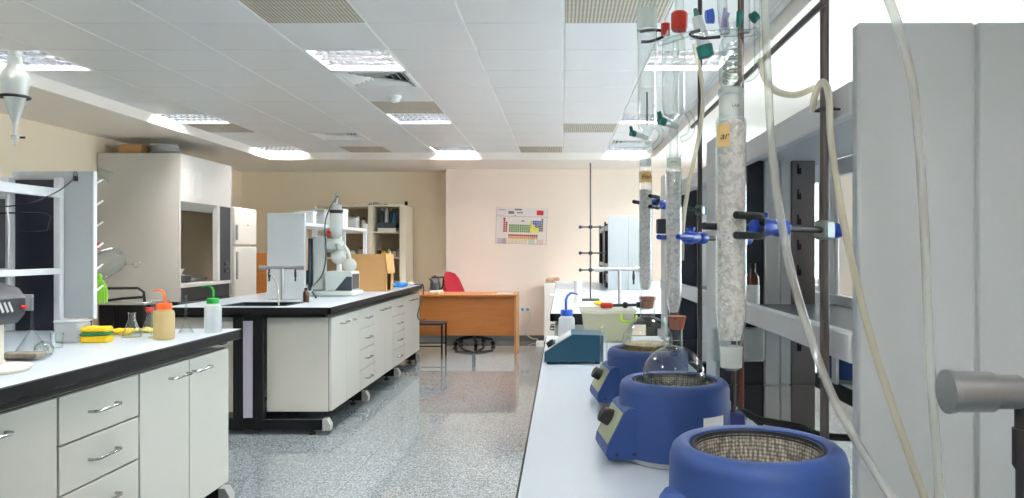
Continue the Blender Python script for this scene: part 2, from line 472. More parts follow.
# right wall with its windows
WIN = [(2.1, 3.1), (3.9, 5.3), (7.5, 9.4)]
WZ0, WZ1 = 0.95, 2.38
wr = MB().box(XR, XR+.2, YF, YB2, 0, WZ0).box(XR, XR+.2, YF, YB2, WZ1, 2.7)
ys = [YF]+[y for w in WIN for y in w]+[YB2]
for a, b in zip(ys[0::2], ys[1::2]): wr.box(XR, XR+.2, a, b, WZ0, WZ1)
struct('wall_right', wr, m_wall)
for i, (a, b) in enumerate(WIN):
    f = MB(); t = .05
    f.box(XR+.06, XR+.12, a, a+t, WZ0, WZ1, .004).box(XR+.06, XR+.12, b-t, b, WZ0, WZ1, .004)
    f.box(XR+.06, XR+.12, a, b, WZ0, WZ0+t, .004).box(XR+.06, XR+.12, a, b, WZ1-t, WZ1, .004)
    m = (a+b)/2; f.box(XR+.06, XR+.12, m-.03, m+.03, WZ0, WZ1, .004)
    w = struct('window_%d' % (i+1), f, m_white_metal)
    g = MB().box(XR+.085, XR+.09, a+t, m-.03, WZ0+t, WZ1-t).box(XR+.085, XR+.09, m+.03, b-t, WZ0+t, WZ1-t).build('pane', m_pane, w, smooth=False)
    MB().box(XR-.06, XR+.06, a-.03, b+.03, WZ0-.03, WZ0, .006).build('window_sill', m_white_metal, w)

# ceiling: metal tiles between white bars, stepped down to a plaster soffit at the walls
XT0, XT1 = -3.75, 1.16
YT0, YT1 = YF, 9.555
PT = 0.545; X0 = 0.01; Y0 = 4.65
special = {}
def cell(i, j): return (X0+PT*i, X0+PT*(i+1), Y0+PT*j, Y0+PT*(j+1))
LIGHTC = [(-7, 'left'), (-3, 'middle'), (1, 'right')]
LIGHTR = [-12, -8, -4, 0, 4, 8]
for i, _ in LIGHTC:
    for j in LIGHTR:
        if (i, j) != (1, -8): special[(i, j)] = 'light'
special[(0, -10)] = 'light'  # extra fill light out of view, added outside the regular rows
PERF = [(-3, -2), (0, -2), (-7, 5), (-3, 3), (-5, 8), (0, 5), (-1, 8), (-3, -6), (0, -6)]
VENT = [(-3, 1), (-5, 6), (1, 7)]
for c in PERF: special[c] = 'perf'
for c in VENT: special[c] = 'vent'
ce = MB()
ce.box(XT0, XT1, YT0, YT1, CZ+.12, CZ+.15, mi=1)
i0 = math.floor((XT0-X0)/PT); i1 = math.ceil((XT1-X0)/PT); j0 = math.floor((YT0-Y0)/PT); j1 = 9
for i in range(i0, i1):
    for j in range(j0, j1):
        x0, x1, y0, y1 = cell(i, j)
        x0 = max(x0, XT0); x1 = min(x1, XT1); y0 = max(y0, YT0); y1 = min(y1, YT1)
        if x1-x0 < .05 or y1-y0 < .05: continue
        if (i, j) in special: continue
        ce.box(x0+.006, x1-.006, y0+.0025, y1-.0025, CZ, CZ+.02, .003)
for i in range(i0, i1+1):
    x = X0+PT*i
    if XT0 < x < XT1: ce.box(x-.005, x+.005, YT0, YT1, CZ+.004, CZ+.03, mi=1)
for j in range(j0, j1+1):
    y = Y0+PT*j
    if YT0 < y < YT1: ce.box(XT0, XT1, y-.002, y+.002, CZ+.008, CZ+.03, mi=1)
struct('ceiling', ce, [m_tile, m_grid])
so = MB()
so.box(XL, XT0, YF, YB2, SZ, SZ+.24).box(XT1, XR, YF, YB2, SZ, SZ+.24).box(XT0, XT1, YT1, YB2, SZ, SZ+.24)
struct('ceiling_border', so, m_soffit)

# ceiling luminaires
def make_light():
    t = thing('ceiling_light', 'x', 'ceiling light', (0, 0, CZ))
    a = PT/2-.006
    MB().box(-a, a, -a, -a+.012, -.002, .03, .002).box(-a, a, a-.012, a, -.002, .03, .002).box(-a, -a+.012, -a, a, -.002, .03, .002).box(a-.012, a, -a, a, -.002, .03, .002).build('frame', m_white_metal, t)
    q = a-.012
    h = MB().box(-q, q, -q, q, .085, .09)
    h.box(-q, -q+.003, -q, q, .02, .09).box(q-.003, q, -q, q, .02, .09).box(-q, q, -q, -q+.003, .02, .09).box(-q, q, q-.003, q, .02, .09)
    h.build('housing', m_housing, t, smooth=False)
    for k in range(4):
        y = (-q+2*q*(k+.5)/4)*.8
        MB().cyl((-q+.01, y, .062), (q-.01, y, .062), .0125, n=10).build('tube', m_tube_on, t)
    l = MB()
    for k in range(1, 4):
        y = -q+2*q*k/4
        l.prism([(y-.012, .042), (y+.012, .042), (y+.002, .0), (y-.002, .0)], 'x', -q, q)
    for k in range(1, 9):
        x = -q+2*q*k/9
        l.prism([(x-.006, .038), (x+.006, .038), (x+.001, .003), (x-.001, .003)], 'y', -q, q)
    l.build('louver', m_louver, t, smooth=False)
    return t
Lp = None
rown = {-16: 'rearmost row behind the camera', -12: 'last row behind the camera', -8: 'row behind the camera', -4: 'row overhead near the camera', 0: 'row nearest the camera in the photo', 4: 'second row', 8: 'row at the back wall'}
for i, cn in LIGHTC:
    for j in LIGHTR:
        if (i, j) not in special: continue
        x0, x1, y0, y1 = cell(i, j)
        loc = ((x0+x1)/2, (y0+y1)/2, CZ)
        lab = 'square louvred ceiling light in the %s column, %s' % (cn, rown[j])
        if Lp is None: Lp = make_light(); Lp.location = loc; Lp['label'] = lab; Lp['group'] = 'louvred ceiling lights'
        else: dup(Lp, loc, label=lab, group='louvred ceiling lights')
x0, x1, y0, y1 = cell(0, -10)
dup(Lp, ((x0+x1)/2, (y0+y1)/2, CZ), label='added fill light behind the camera at the right bench, copied from the louvred lights', group='louvred ceiling lights')  # unseen added lamp, evens the light on the near panel and mantle fronts
plab = ['perforated beige ceiling panel at the top of the photo, left of two', 'perforated beige ceiling panel at the top of the photo, right of two',
        'perforated ceiling panel just behind the second light on the left', 'perforated ceiling panel between smoke detector and middle light',
        'perforated ceiling panel by the back border, left of the middle light', 'perforated ceiling panel far right of middle, over the poster side',
        'perforated ceiling panel at the back border above the poster', 'perforated ceiling panel overhead out of frame, left of two', 'perforated ceiling panel overhead out of frame, right of two']
for c, lb in zip(PERF, plab):
    x0, x1, y0, y1 = cell(*c); x0 = max(x0, XT0)
    o = MB().box(x0+.006, x1-.006, y0+.003, y1-.003, CZ, CZ+.02, .003).build('perforated_ceiling_panel', m_perf)
    tag(o, lb, 'ceiling panel', 'perforated ceiling panels')
vlab = ['square slatted air vent directly behind the middle near ceiling light', 'slatted air vent in the left half of the ceiling towards the back', 'slatted air vent at the right before the back ceiling light']
for c, lb in zip(VENT, vlab):
    x0, x1, y0, y1 = cell(*c); x1 = min(x1, XT1); a = PT/2-.006
    t = thing('ceiling_vent', lb, 'air vent', ((x0+x1)/2, (y0+y1)/2, CZ), group='slatted ceiling vents')
    f = MB()
    for s in (-1, 1):
        f.box(-a, a, s*a, s*(a-.03), -.004, .02, .002).box(s*a, s*(a-.03), -a, a, -.004, .02, .002)
    f.build('frame', m_white_metal, t)
    MB().box(-a, a, -a, a, .06, .065).build('duct', m_dark_slot, t, smooth=False)
    for sd in range(4):
        R = Matrix.Rotation(PI/2*sd, 3, 'Z'); b = MB()
        for k in range(5):
            y = a-.045-k*.045
            for sx in [0]:
                w = y-.012
                if w < .01: continue
                p = [(-w, y, .0), (w, y, .0), (w-.03, y-.03, .028), (-w+.03, y-.03, .028)]
                q = [Vector((v[0], v[1], v[2]+.002)) for v in p]
                vs = [R @ Vector(v) for v in p]+[R @ v for v in q]
                b._add(vs, [[0, 1, 2, 3], [7, 6, 5, 4], [0, 4, 5, 1], [1, 5, 6, 2], [2, 6, 7, 3], [3, 7, 4, 0]])
        b.build('slat_set', m_white_metal, t, smooth=False)
t = thing('smoke_detector', 'round white smoke detector on the ceiling between vent and perforated panel', 'smoke detector', (-1.36, 6.05, CZ))
MB().lathe([(0, 0), (.055, 0), (.055, -.015), (.048, -.022), (0, -.022)]).build('base', m_white_metal, t)
MB().lathe([(0, -.022), (.042, -.022), (.038, -.045), (.02, -.052), (0, -.053)]).build('sensor_head', m_white_metal, t)

# ================================================================== BENCHES
def bow_handle(w=.17):
    """bar handle along local y, standing off +x"""
    return MB().tube([(0, -w/2+.012, 0), (.022, -w/2+.012, 0), (.03, -w/2+.028, 0), (.03, w/2-.028, 0), (.022, w/2-.012, 0), (0, w/2-.012, 0)], .0055, n=8)
ZT, ZB = .818, .15
def cabinet(xf, sgn, y0, y1, kind, label, dep=.46):
    """base unit whose front is the plane x = xf; local +x is the front"""
    w = y1-y0
    drawers = kind == 'drawers'
    t = thing('drawer_cabinet' if drawers else 'base_cabinet', label, 'cabinet', (xf, (y0+y1)/2, 0), 0 if sgn > 0 else PI)
    b = MB().box(-dep, -.021, -w/2+.001, w/2-.001, ZB, ZT+.0, .001)
    b.box(-.0215, -.0195, -w/2+.001, w/2-.001, ZB+.001, ZT-.001, mi=1)
    b.build('body', [m_cab, m_black], t)
    g = .0035
    if drawers:
        h = (ZT-ZB)/4
        for k in range(4):
            z0 = ZT-h*(k+1); z1 = ZT-h*k
            d = MB().box(-.019, 0, -w/2+g, w/2-g, z0+g, z1-g, .0015).build('drawer', m_cab, t)
            bow_handle(.18).build('handle', m_chrome, d, loc=(0, 0, (z0+z1)/2))
    else:
        n = 1 if kind == 'door' else 2
        for k in range(n):
            ya = -w/2+w*k/n; yb = -w/2+w*(k+1)/n
            d = MB().box(-.019, 0, ya+g, yb-g, ZB+g, ZT-g, .0015).build('door', m_cab, t)
            if n == 2: hy = yb-.1 if k == 0 else ya+.1
            else: hy = ya+.1
            bow_handle(.17).build('handle', m_chrome, d, loc=(0, hy, ZT-.06))
    return t
def leg_frame(xc, y, half, label, right_cap=True):
    """black C-frame under a bench: central column with pale insert, foot bar, end caps"""
    t = thing('bench_leg_frame', label, 'bench frame', (xc, y, 0))
    MB().box(-.105, -.035, -.03, .03, .03, .84, .004).box(.035, .105, -.03, .03, .03, .84, .004).box(-.04, .04, -.02, .03, .06, .84).build('column', m_frame, t)
    MB().box(-.034, .034, -.029, -.02, .12, .8, .002).build('insert_panel', m_lilac, t)
    MB().box(-half+.06, half-.06, -.0285, .0285, .035, .11, .004).build('foot_bar', m_frame, t)
    for s in (-1, 1):
        MB().prism([(s*(half-.06), .03), (s*(half-.01), .03), (s*(half-.005), .07), (s*(half-.03), .112), (s*(half-.06), .112)], 'y', -.032, .032).build('end_cap', m_cap, t)
        MB().lathe([(0, 0), (.025, 0), (.025, .012), (.01, .016), (.01, .036), (0, .036)], (s*(half-.14), 0, 0)).build('foot', m_rubber, t)
    MB().box(-half+.04, half-.04, -.0285, .0285, .826, .848, .003).build('top_rail', m_frame, t)
    return t
def worktop(x0, x1, y0, y1, label, sink=None, z=.9):
    t = thing('worktop', label, 'worktop', ((x0+x1)/2, (y0+y1)/2, z-.05))
    a, b = (x1-x0)/2, (y1-y0)/2
    if sink is None:
        MB().box(-a+.004, a-.004, -b+.004, b-.004, .02, .0495, .0015).build('top', m_top, t)
    else:
        sx0, sx1, sy0, sy1 = sink; cx, cy = t.location.x, t.location.y
        sx0 -= cx; sx1 -= cx; sy0 -= cy; sy1 -= cy
        m = MB().box(-a+.004, sx0, -b+.004, b-.004, .02, .0495).box(sx1, a-.004, -b+.004, b-.004, .02, .0495)
        m.box(sx0, sx1, -b+.004, sy0, .02, .0495).box(sx0, sx1, sy1, b-.004, .02, .0495)
        m.build('top', m_top, t, smooth=False)
        k = MB(); e = .015
        for (p, q, r, s2) in ((sx0-e, sx1+e, sy0-e, sy0+e), (sx0-e, sx1+e, sy1-e, sy1+e), (sx0-e, sx0+e, sy0, sy1), (sx1-e, sx1+e, sy0, sy1)):
            k.box(p, q, r, s2, .03, .054, .003)
        k.box(sx0, sx1, sy0, sy1, -.022, -.014)
        k.box(sx0, sx0+.008, sy0, sy1, -.02, .05).box(sx1-.008, sx1, sy0, sy1, -.02, .05).box(sx0, sx1, sy0, sy0+.008, -.02, .05).box(sx0, sx1, sy1-.008, sy1, -.02, .05)
        k.build('sink_basin', m_black, t, smooth=False)
    MB().box(-a, a, -b, -b+.03, 0, .0485, .004).box(-a, a, b-.03, b, 0, .0485, .004).box(-a, -a+.03, -b, b, 0, .0485, .004).box(a-.03, a, -b, b, 0, .0485, .004).box(-a+.03, a-.03, -b+.03, b-.03, .0, .019).build('edge_band', m_black, t)
    return t

# --- left bench, nearest on the left
LX = -1.63
worktop(-3.15, LX, .2, 3.8, 'white worktop with thick black edge at the left foreground')
cabinet(-1.655, 1, .83, 1.63, 'doors', 'cream two-door base cabinet of the left bench, out of frame')
cabinet(-1.655, 1, 1.635, 2.445, 'doors', 'cream base cabinet cut by the left photo edge, left of the drawers')
cabinet(-1.655, 1, 2.45, 2.915, 'drawers', 'cream four-drawer cabinet of the left foreground bench')
cabinet(-1.655, 1, 2.92, 3.7, 'doors', 'cream two-door base cabinet at the far end of the left bench')
leg_frame(-2.39, 3.74, .74, 'black leg frame at the far end of the left foreground bench')
leg_frame(-2.39, .5, .74, 'black leg frame at the near end of the left bench')

# --- island bench in the middle
IX0, IX1 = -2.8, -1.615
worktop(IX0, IX1, 5.2, 8.62, 'white worktop with black edge and sink on the middle island bench', sink=(-2.42, -1.98, 5.32, 5.66))
cabs = [(5.3, 6.05, 'doors', 'cream two-door cabinet at the near end of the island bench'),
        (6.055, 6.52, 'drawers', 'cream four-drawer cabinet of the island, nearer of two'),
        (6.525, 7.23, 'doors', 'cream two-door cabinet between the two drawer stacks of the island'),
        (7.235, 7.76, 'drawers', 'cream four-drawer cabinet of the island, farther of two'),
        (7.765, 8.57, 'doors', 'cream two-door cabinet at the far end of the island by the desk')]
for y0, y1, k, lb in cabs: cabinet(-1.64, 1, y0, y1, k, lb)
for y0, y1, k, lb in cabs: cabinet(IX0+.025, -1, y0, y1, k, lb.replace('cabinet', 'cabinet facing the hood', 1))
IC = (IX0+IX1)/2
for y, lb in ((5.262, 'black leg frame with lilac insert at the near end of the island'), (6.29, 'black leg frame under the island drawers, second from near'),
              (7.49, 'black leg frame under the island, third from near'), (8.6, 'black leg frame at the far end of the island')):
    leg_frame(IC, y, .585, lb) if y in (5.262, 8.6) else None
for y, lb in ((6.29, 'grey-capped black foot bar under the island, nearer of two between the ends'), (7.49, 'grey-capped black foot bar under the island, farther of two between the ends')):
    t = thing('support_bar', lb, 'support bar', (IC, y, 0))
    MB().box(-.525, .525, -.03, .03, .035, .11, .004).box(-.09, .09, -.03, .03, .1, .148).build('foot_bar', m_frame, t)
    for s in (-1, 1):
        MB().prism([(s*.525, .03), (s*.575, .03), (s*.58, .07), (s*.555, .112), (s*.525, .112)], 'y', -.032, .032).build('end_cap', m_cap, t)
        MB().lathe([(0, 0), (.025, 0), (.025, .012), (.01, .016), (.01, .036), (0, .036)], (s*.445, 0, 0)).build('foot', m_rubber, t)

# --- right bench, nearest on the right, and the one behind it
RX0, RX1 = -.076, 1.36
RC = (RX0+RX1)/2
worktop(RX0, .452, .15, 3.47, 'white worktop carrying the blue heating mantles at the right foreground')
worktop(.828, RX1, .15, 3.47, 'white worktop on the window side of the near reagent shelf')
worktop(RX0, RX1, 4.7, 9.5, 'white worktop with black edge on the far right bench')
for y0, y1, k, a in ((.9, 1.7, 'doors', 'second pair of'), (1.705, 2.3, 'drawers', 'stack of'), (2.305, 3.35, 'doors', 'far pair of')):
    cabinet(RX0+.025, -1, y0, y1, k, 'cream base cabinet under the heating mantles, %s fronts from near' % a, .4)
for y0, y1, k, a in ((4.8, 5.7, 'doors', 'nearest pair'), (5.705, 6.3, 'drawers', 'drawer stack'), (6.305, 7.2, 'doors', 'middle pair'), (7.205, 8.2, 'doors', 'far pair')):
    cabinet(RX0+.025, -1, y0, y1, k, 'cream base cabinet under the far right bench, %s' % a)
leg_frame(RC, 3.0, .7, 'black leg frame at the far end of the heating mantle bench')
leg_frame(RC, .4, .7, 'black leg frame at the near end of the heating mantle bench')
leg_frame(RC, 4.755, .7, 'black leg frame at the near end of the far right bench')
leg_frame(RC, 9.44, .7, 'black leg frame at the far end of the far right bench')

# ================================================================== REAGENT SHELVES
def end_panel(t, x0, x1, y, z0, z1, seam=None, th=.026):
    p = MB()
    if seam is None: p.box(x0, x1, y, y+th, z0, z1, .004)
    else: p.box(x0, seam-.0015, y, y+th, z0, z1, .004).box(seam+.0015, x1, y, y+th, z0, z1, .004).box(seam-.003, seam+.003, y+.006, y+th-.004, z0+.002, z1-.002)
    return p.build('end_panel', m_panel, t, world=True)

# right near shelf
SX0, SX1 = .457, .823
t = thing('reagent_shelf', 'grey reagent shelf standing along the middle of the near right bench', 'shelf', (.64, 2.3, .9))
end_panel(t, SX0, SX1, 1.15, .82, 1.652, .64)
for (ya, yb) in ((2.21, 2.36), (3.3, 3.44)):
    MB().box(.459, .598, ya, ya+.03, 0, .899, .002).build('lower_board', m_navy, t, world=True)
    MB().box(.6, .645, ya-.006, ya+.05, 0, .899, .004).box(.647, .68, ya, ya+.05, 0, .899, .004).build('lower_post', m_alu, t, world=True)
    MB().box(.682, .752, ya+.002, ya+.03, 0, .899, .002).build('lower_plate', m_plategrey, t, world=True)
    MB().box(SX0, SX0+.012, ya, yb, .9, 1.64, .003).box(SX1-.012, SX1, ya, yb, .9, 1.64, .003).build('side_fin', m_alu, t, world=True)
    MB().box(SX0+.012, .598, ya, ya+.03, .9, 1.6, .002).build('navy_board', m_navy, t, world=True)
    MB().box(.6, .645, ya-.006, ya+.05, .9, 1.6, .004).box(.647, .68, ya, ya+.05, .9, 1.6, .004).build('post', m_alu, t, world=True)
    g = MB().box(.682, .752, ya+.002, ya+.03, .9, 1.6, .002).build('slotted_plate', m_plategrey, t, world=True)
    sl = MB()
    for q in range(8): sl.box(.698, .71, ya, ya+.0025, 1.0+q*.075, 1.018+q*.075).box(.698, .703, ya, ya+.0025, 1.0+q*.075, 1.03+q*.075)
    sl.build('slots', m_dark_slot, g, world=True, smooth=False)
for x in (SX0-.003, SX1-.019):
    MB().box(x, x+.022, 1.177, 3.443, 1.515, 1.567, .003).build('top_rail', m_alu, t, world=True)
    MB().box(x, x+.022, 1.177, 3.443, 1.12, 1.168, .003).build('lower_rail', m_alu, t, world=True)
MB().box(SX0+.022, SX1-.022, 1.18, 2.2, 1.13, 1.14).box(SX0+.022, SX1-.022, 2.37, 3.29, 1.13, 1.14).build('shelf_board', m_darkgrey, t, world=True)
MB().box(SX0+.022, SX1-.022, 1.18, 3.43, 1.565, 1.575).build('top_board', m_panel, t, world=True)
MB().box(.44, .59, 2.165, 2.208, .975, 1.072, .005).build('socket_box', m_instr, t, world=True)
MB().box(.415, .456, 3.25, 3.29, 1.372, 1.436, .004).build('switch_box', m_darkplastic, t, world=True)

# far right shelf
t = thing('reagent_shelf', 'pale reagent shelf on the far right bench behind the tap', 'shelf', (.64, 8.3, .9))
end_panel(t, SX0, SX1, 7.4, .9, 1.64, .656)
for (ya, yb) in ((7.9, 8.05), (9.0, 9.14)):
    MB().box(SX0-.004, SX0+.012, ya, yb, .9, 1.6, .003).box(SX1-.012, SX1, ya, yb, .9, 1.6, .003).build('side_fin', m_navy, t, world=True)
    MB().box(SX0+.012, SX1-.012, ya, ya+.03, .9, 1.58, .002).build('navy_board', m_navy, t, world=True)
for x in (SX0-.004, SX1-.02):
    MB().box(x, x+.024, 7.426, 9.2, 1.5, 1.55, .003).build('top_rail', m_panel_edge, t, world=True)
    MB().box(x, x+.024, 7.426, 9.2, 1.12, 1.16, .003).build('lower_rail', m_panel_edge, t, world=True)
MB().box(SX0+.03, SX1-.03, 7.43, 9.2, .9, 1.58).build('socket_spine', m_navy, t, world=True)
for k in range(3):
    MB().box(SX0+.012, SX0+.03, 7.55+k*.12, 7.62+k*.12, .96, 1.05, .003).build('socket', m_panel_edge, t, world=True)

# left shelf
t = thing('reagent_shelf', 'grey reagent shelf with dark boards on the left foreground bench', 'shelf', (-2.55, 2.4, .9))
p = MB().box(-2.76, -2.352, 3.735, 3.76, .958, 1.695, .003).build('end_panel', m_panel, t, world=True)
MB().box(-2.3515, -2.347, 3.733, 3.762, .956, 1.697, .001).build('edge_strip', m_panel_edge, p, world=True)
MB().box(-2.527, -2.492, 3.7, 3.731, .9, 1.66, .004).build('post', m_panel_edge, t, world=True)
MB().box(-2.76, -2.72, 3.66, 3.732, .9, 1.66, .004).build('post', m_panel_edge, t, world=True)
MB().box(-2.72, -2.527, 3.705, 3.72, .9, 1.65).build('dark_board', m_navy, t, world=True)
MB().box(-2.527, -2.492, 1.2, 3.7, 1.56, 1.605, .003).build('top_rail', m_panel_edge, t, world=True)
MB().box(-2.527, -2.492, 1.2, 3.7, 1.18, 1.21, .003).build('middle_rail', m_panel_edge, t, world=True)
MB().box(-2.527, -2.492, 1.2, 1.25, .9, 1.66, .003).build('post', m_panel_edge, t, world=True)
MB().box(-2.76, -2.72, 1.2, 1.25, .9, 1.66, .003).build('post', m_panel_edge, t, world=True)
MB().box(-2.76, -2.72, 1.25, 3.66, 1.56, 1.605, .003).box(-2.76, -2.72, 1.25, 3.66, 1.18, 1.21, .003).build('rear_rail', m_panel_edge, t, world=True)
MB().box(-2.74, -2.735, 1.25, 3.66, .92, 1.55).build('backboard', m_darkgrey, t, world=True)
MB().box(-2.715, -2.62, 3.682, 3.699, 1.0, 1.08, .003).build('socket_box', m_paleplate, t, world=True)
pg = MB()
for r in range(6):
    for c in range(4):
        x = -2.38-c*.1; z = 1.62-r*.11
        pg.cyl((x, 3.76, z), (x, 3.86, z+.045), .005, n=8)
pg.build('drying_pegs', m_panel_edge, t, world=True)
# padlock and cable on the left shelf
t = thing('padlock', 'small black padlock hanging at the top of the left shelf', 'padlock', (-2.51, 3.715, 1.655))
pz = at(75.5, 176, 3.726)
t.location = pz
MB().box(-.011, .011, -.006, .006, -.026, 0, .003).build('body', m_rubber, t)
MB().tube([(-.008, 0, -.002), (-.008, 0, .014), (0, 0, .022), (.008, 0, .014), (.008, 0, -.002)], .002, n=6, smooth=3).build('shackle', m_darkplastic, t)
o = MB().tube([at(73, 180, 3.72), at(60, 190, 3.66), at(48, 196, 3.5), at(30, 203, 3.4), at(0, 207, 3.4), at(-20, 206, 3.4)], .003, n=6, smooth=4).build('cable', m_rubber)
tag(o, 'thin black cable from padlock across the left shelf', 'cable')
o = MB().tube([at(-20, 214, 3.6), at(10, 213, 3.6), at(47, 214, 3.6), at(48, 224, 3.61), at(44, 231, 3.62), at(20, 232, 3.62)], .004, n=6, smooth=4).build('cable', m_rubber)
tag(o, 'black cable hooked down over the dark board of the left shelf', 'cable')
o = MB().tube([at(9, 194, 3.45), at(7, 205, 3.45), at(9, 228, 3.45), at(8, 262, 3.45)], .004, n=6, smooth=4).build('cable', m_label)
tag(o, 'white cable hanging down at the left end of the left shelf', 'cable')

# island shelf
t = thing('reagent_shelf', 'pale blue-grey reagent shelf on the island bench behind the sink tap', 'shelf', (-2.22, 7, .9))
end_panel(t, -2.376, -2.07, 6.0, .9, 1.598)
MB().box(-2.35, -2.075, 6.03, 7.95, 1.495, 1.525, .003).build('shelf_board', m_panel_edge, t, world=True)
MB().box(-2.35, -2.31, 6.03, 7.95, 1.54, 1.58, .003).build('top_rail', m_panel_edge, t, world=True)
for y in (7.0, 7.93):
    MB().box(-2.12, -2.08, y, y+.04, .9, 1.58, .003).build('post', m_panel_edge, t, world=True)
    MB().box(-2.35, -2.31, y, y+.04, .9, 1.58, .003).build('post', m_panel_edge, t, world=True)
MB().box(-2.31, -2.12, 6.1, 6.13, .9, 1.49).build('dark_board', m_navy, t, world=True)
MB().box(-2.29, -2.225, 6.4, 7.0, 1.0, 1.12, .004).build('socket_spine', m_navy, t, world=True)

# ================================================================== BENCH TAPS
def tap(loc, label, rz=0):
    t = thing('bench_tap', label, 'tap', loc, rz)
    MB().lathe([(0, 0), (.035, 0), (.035, .008), (.02, .014), (.011, .02), (.011, .262), (0, .262)]).build('pillar', m_steel, t)
    MB().cyl((-.13, 0, .265), (.13, 0, .265), .012).build('cross_bar', m_steel, t)
    for s in (-1, 1):
        MB().lathe([(0, 0), (.0165, 0), (.0165, .025), (.0195, .026), (.0195, .062), (.021, .063), (.021, .068), (0, .069)], (s*.105, 0, .265), axis=(s, 0, 0), n=20).build('end_knob', m_steel, t)
        MB().tube([(s*.1, 0, .262), (s*.1, 0, .225)], .007, n=10).lathe([(0, 0), (.009, 0), (.009, .035), (.006, .04), (.006, .07), (0, .07)], (s*.1, 0, .23), axis=(0, 0, -1)).build('outlet', m_rubber, t)
    return t
tap((-2.14, 5.7, .9), 'grey T-shaped bench tap standing behind the island sink')
tap((.539, .71, .9), 'grey T-shaped bench tap cut by the right photo edge')
tap((.40, 5.2, .9), 'grey T-shaped bench tap on the far right bench')

# ================================================================== HEATING MANTLES
def mantle_parts(t, well=True):
    b = MB()
    b.lathe([(.0795, .14), (.082, .148), (.088, .1508), (.096, .149), (.1025, .1435), (.106, .133), (.1075, .02), (.1075, .012), (0, .012)], n=48)
    b.build('housing', m_blue, t)
    MB().lathe([(0, 0), (.1, 0), (.104, .004), (.104, .0118), (0, .0118)], n=48).build('base_plate', m_cap, t)
    MB().lathe([(.08, .14), (.0785, .1465), (.0755, .147), (.074, .14)], n=48).build('inner_ring', m_rubber, t)
    MB().lathe([(.0745, .143)]+[(.074*math.cos(a), .14-.092*math.sin(a)) for a in [PI/2*k/12 for k in range(1, 12)]]+[(0, .048)], n=48).build('heating_well', m_mesh, t)
    # control nose towards -x and the viewer
    d = Vector((-.99, -.12, 0)).normalized(); s = Vector((-d.y, d.x, 0))
    n = MB(); prof = [(.085, .012), (.14, .012), (.145, .022), (.143, .036), (.11, .1), (.1, .106), (.085, .106)]
    vs = []
    for w in (-.06, .06):
        for (a, z) in prof: vs.append(d*a+s*w+Vector((0, 0, z)))
    k = len(prof)
    n._add(vs, [list(range(k)), list(range(k, 2*k))[::-1]]+[[i, i+k, (i+1) % k+k, (i+1) % k] for i in range(k)])
    nose = n.build('control_nose', m_blue, t)
    up = Vector((.11, .1)); dn = Vector((.143, .036)); e = (dn-up); nr = Vector((-e.y, e.x)).normalized()*-1
    if nr.y < 0: nr = -nr
    q = []
    for (f, w) in ((.06, -.054), (.06, .054), (.94, .054), (.94, -.054)):
        c = up+e*f+nr*.0006; q.append(d*c.x+s*w+Vector((0, 0, c.y)))
    q2 = [v-d*.002 for v in q]
    pl = MB(); pl._add(q+q2, [[0, 1, 2, 3], [7, 6, 5, 4], [0, 4, 5, 1], [1, 5, 6, 2], [2, 6, 7, 3], [3, 7, 4, 0]])
    pl.build('control_plate', M_plate, nose)
    c = up+e*.4; a3 = d*nr.x+Vector((0, 0, nr.y))
    kb = MB().lathe([(0, 0), (.017, 0), (.0155, .02), (.013, .022), (0, .022)], d*c.x+s*-.012+Vector((0, 0, c.y)), axis=a3, n=20)
    kb.build('knob', m_rubber, nose)
    sd = 1 if s.y < 0 else -1
    for w in (.125, .092):
        MB().lathe([(0, 0), (.0035, 0), (.0035, .0025), (0, .0025)], d*w+s*sd*.059+Vector((0, 0, .022)), axis=s*sd, n=8).build('screw', m_rubber, nose)
M_plate = M('olive_control_plate', (150, 158, 128), 0.4)
MAN = [(.238, .91, 'blue heating mantle with empty woven well, nearest the viewer'),
       (.218, 1.45, 'blue heating mantle holding the stoppered empty round flask'),
       (.226, 1.97, 'blue heating mantle holding the flask of straw liquid')]
mant = []
for k, (x, y, lb) in enumerate(MAN):
    if k == 0:
        t = thing('heating_mantle', lb, 'heating mantle', (x, y, .9), .6, group='blue heating mantles'); mantle_parts(t); t.scale = (1, 1, 1.1)
    else:
        t = dup(mant[0], (x, y, .9), rz=0, label=lb); t.scale = (1, 1, (1, 1, .95)[k])
    mant.append(t)
dup(mant[0], (.90, 2.3, .9), rz=PI, label='blue heating mantle on the window side behind the shelf')
# sticker and rod socket on the second mantle
st = MB()
for k in range(6):
    a0 = -1.21+k*.08
    a1 = a0+.08
    r = .1072
    st._add([(r*math.cos(a0), r*math.sin(a0), .076), (r*math.cos(a1), r*math.sin(a1), .076), (r*math.cos(a1), r*math.sin(a1), .095), (r*math.cos(a0), r*math.sin(a0), .095)], [[0, 1, 2, 3]])
st.v = [(x*1.008, y*1.008, z) for x, y, z in st.v]
st.build('sticker', m_label, mant[1])
MB().box(.095, .135, -.02, .02, .04, .085, .003).build('rod_socket', m_bluedk, mant[1])
MB().cyl((.116, 0, .07), (.116, 0, .32), .005, n=10).build('support_rod', m_rod, mant[1])

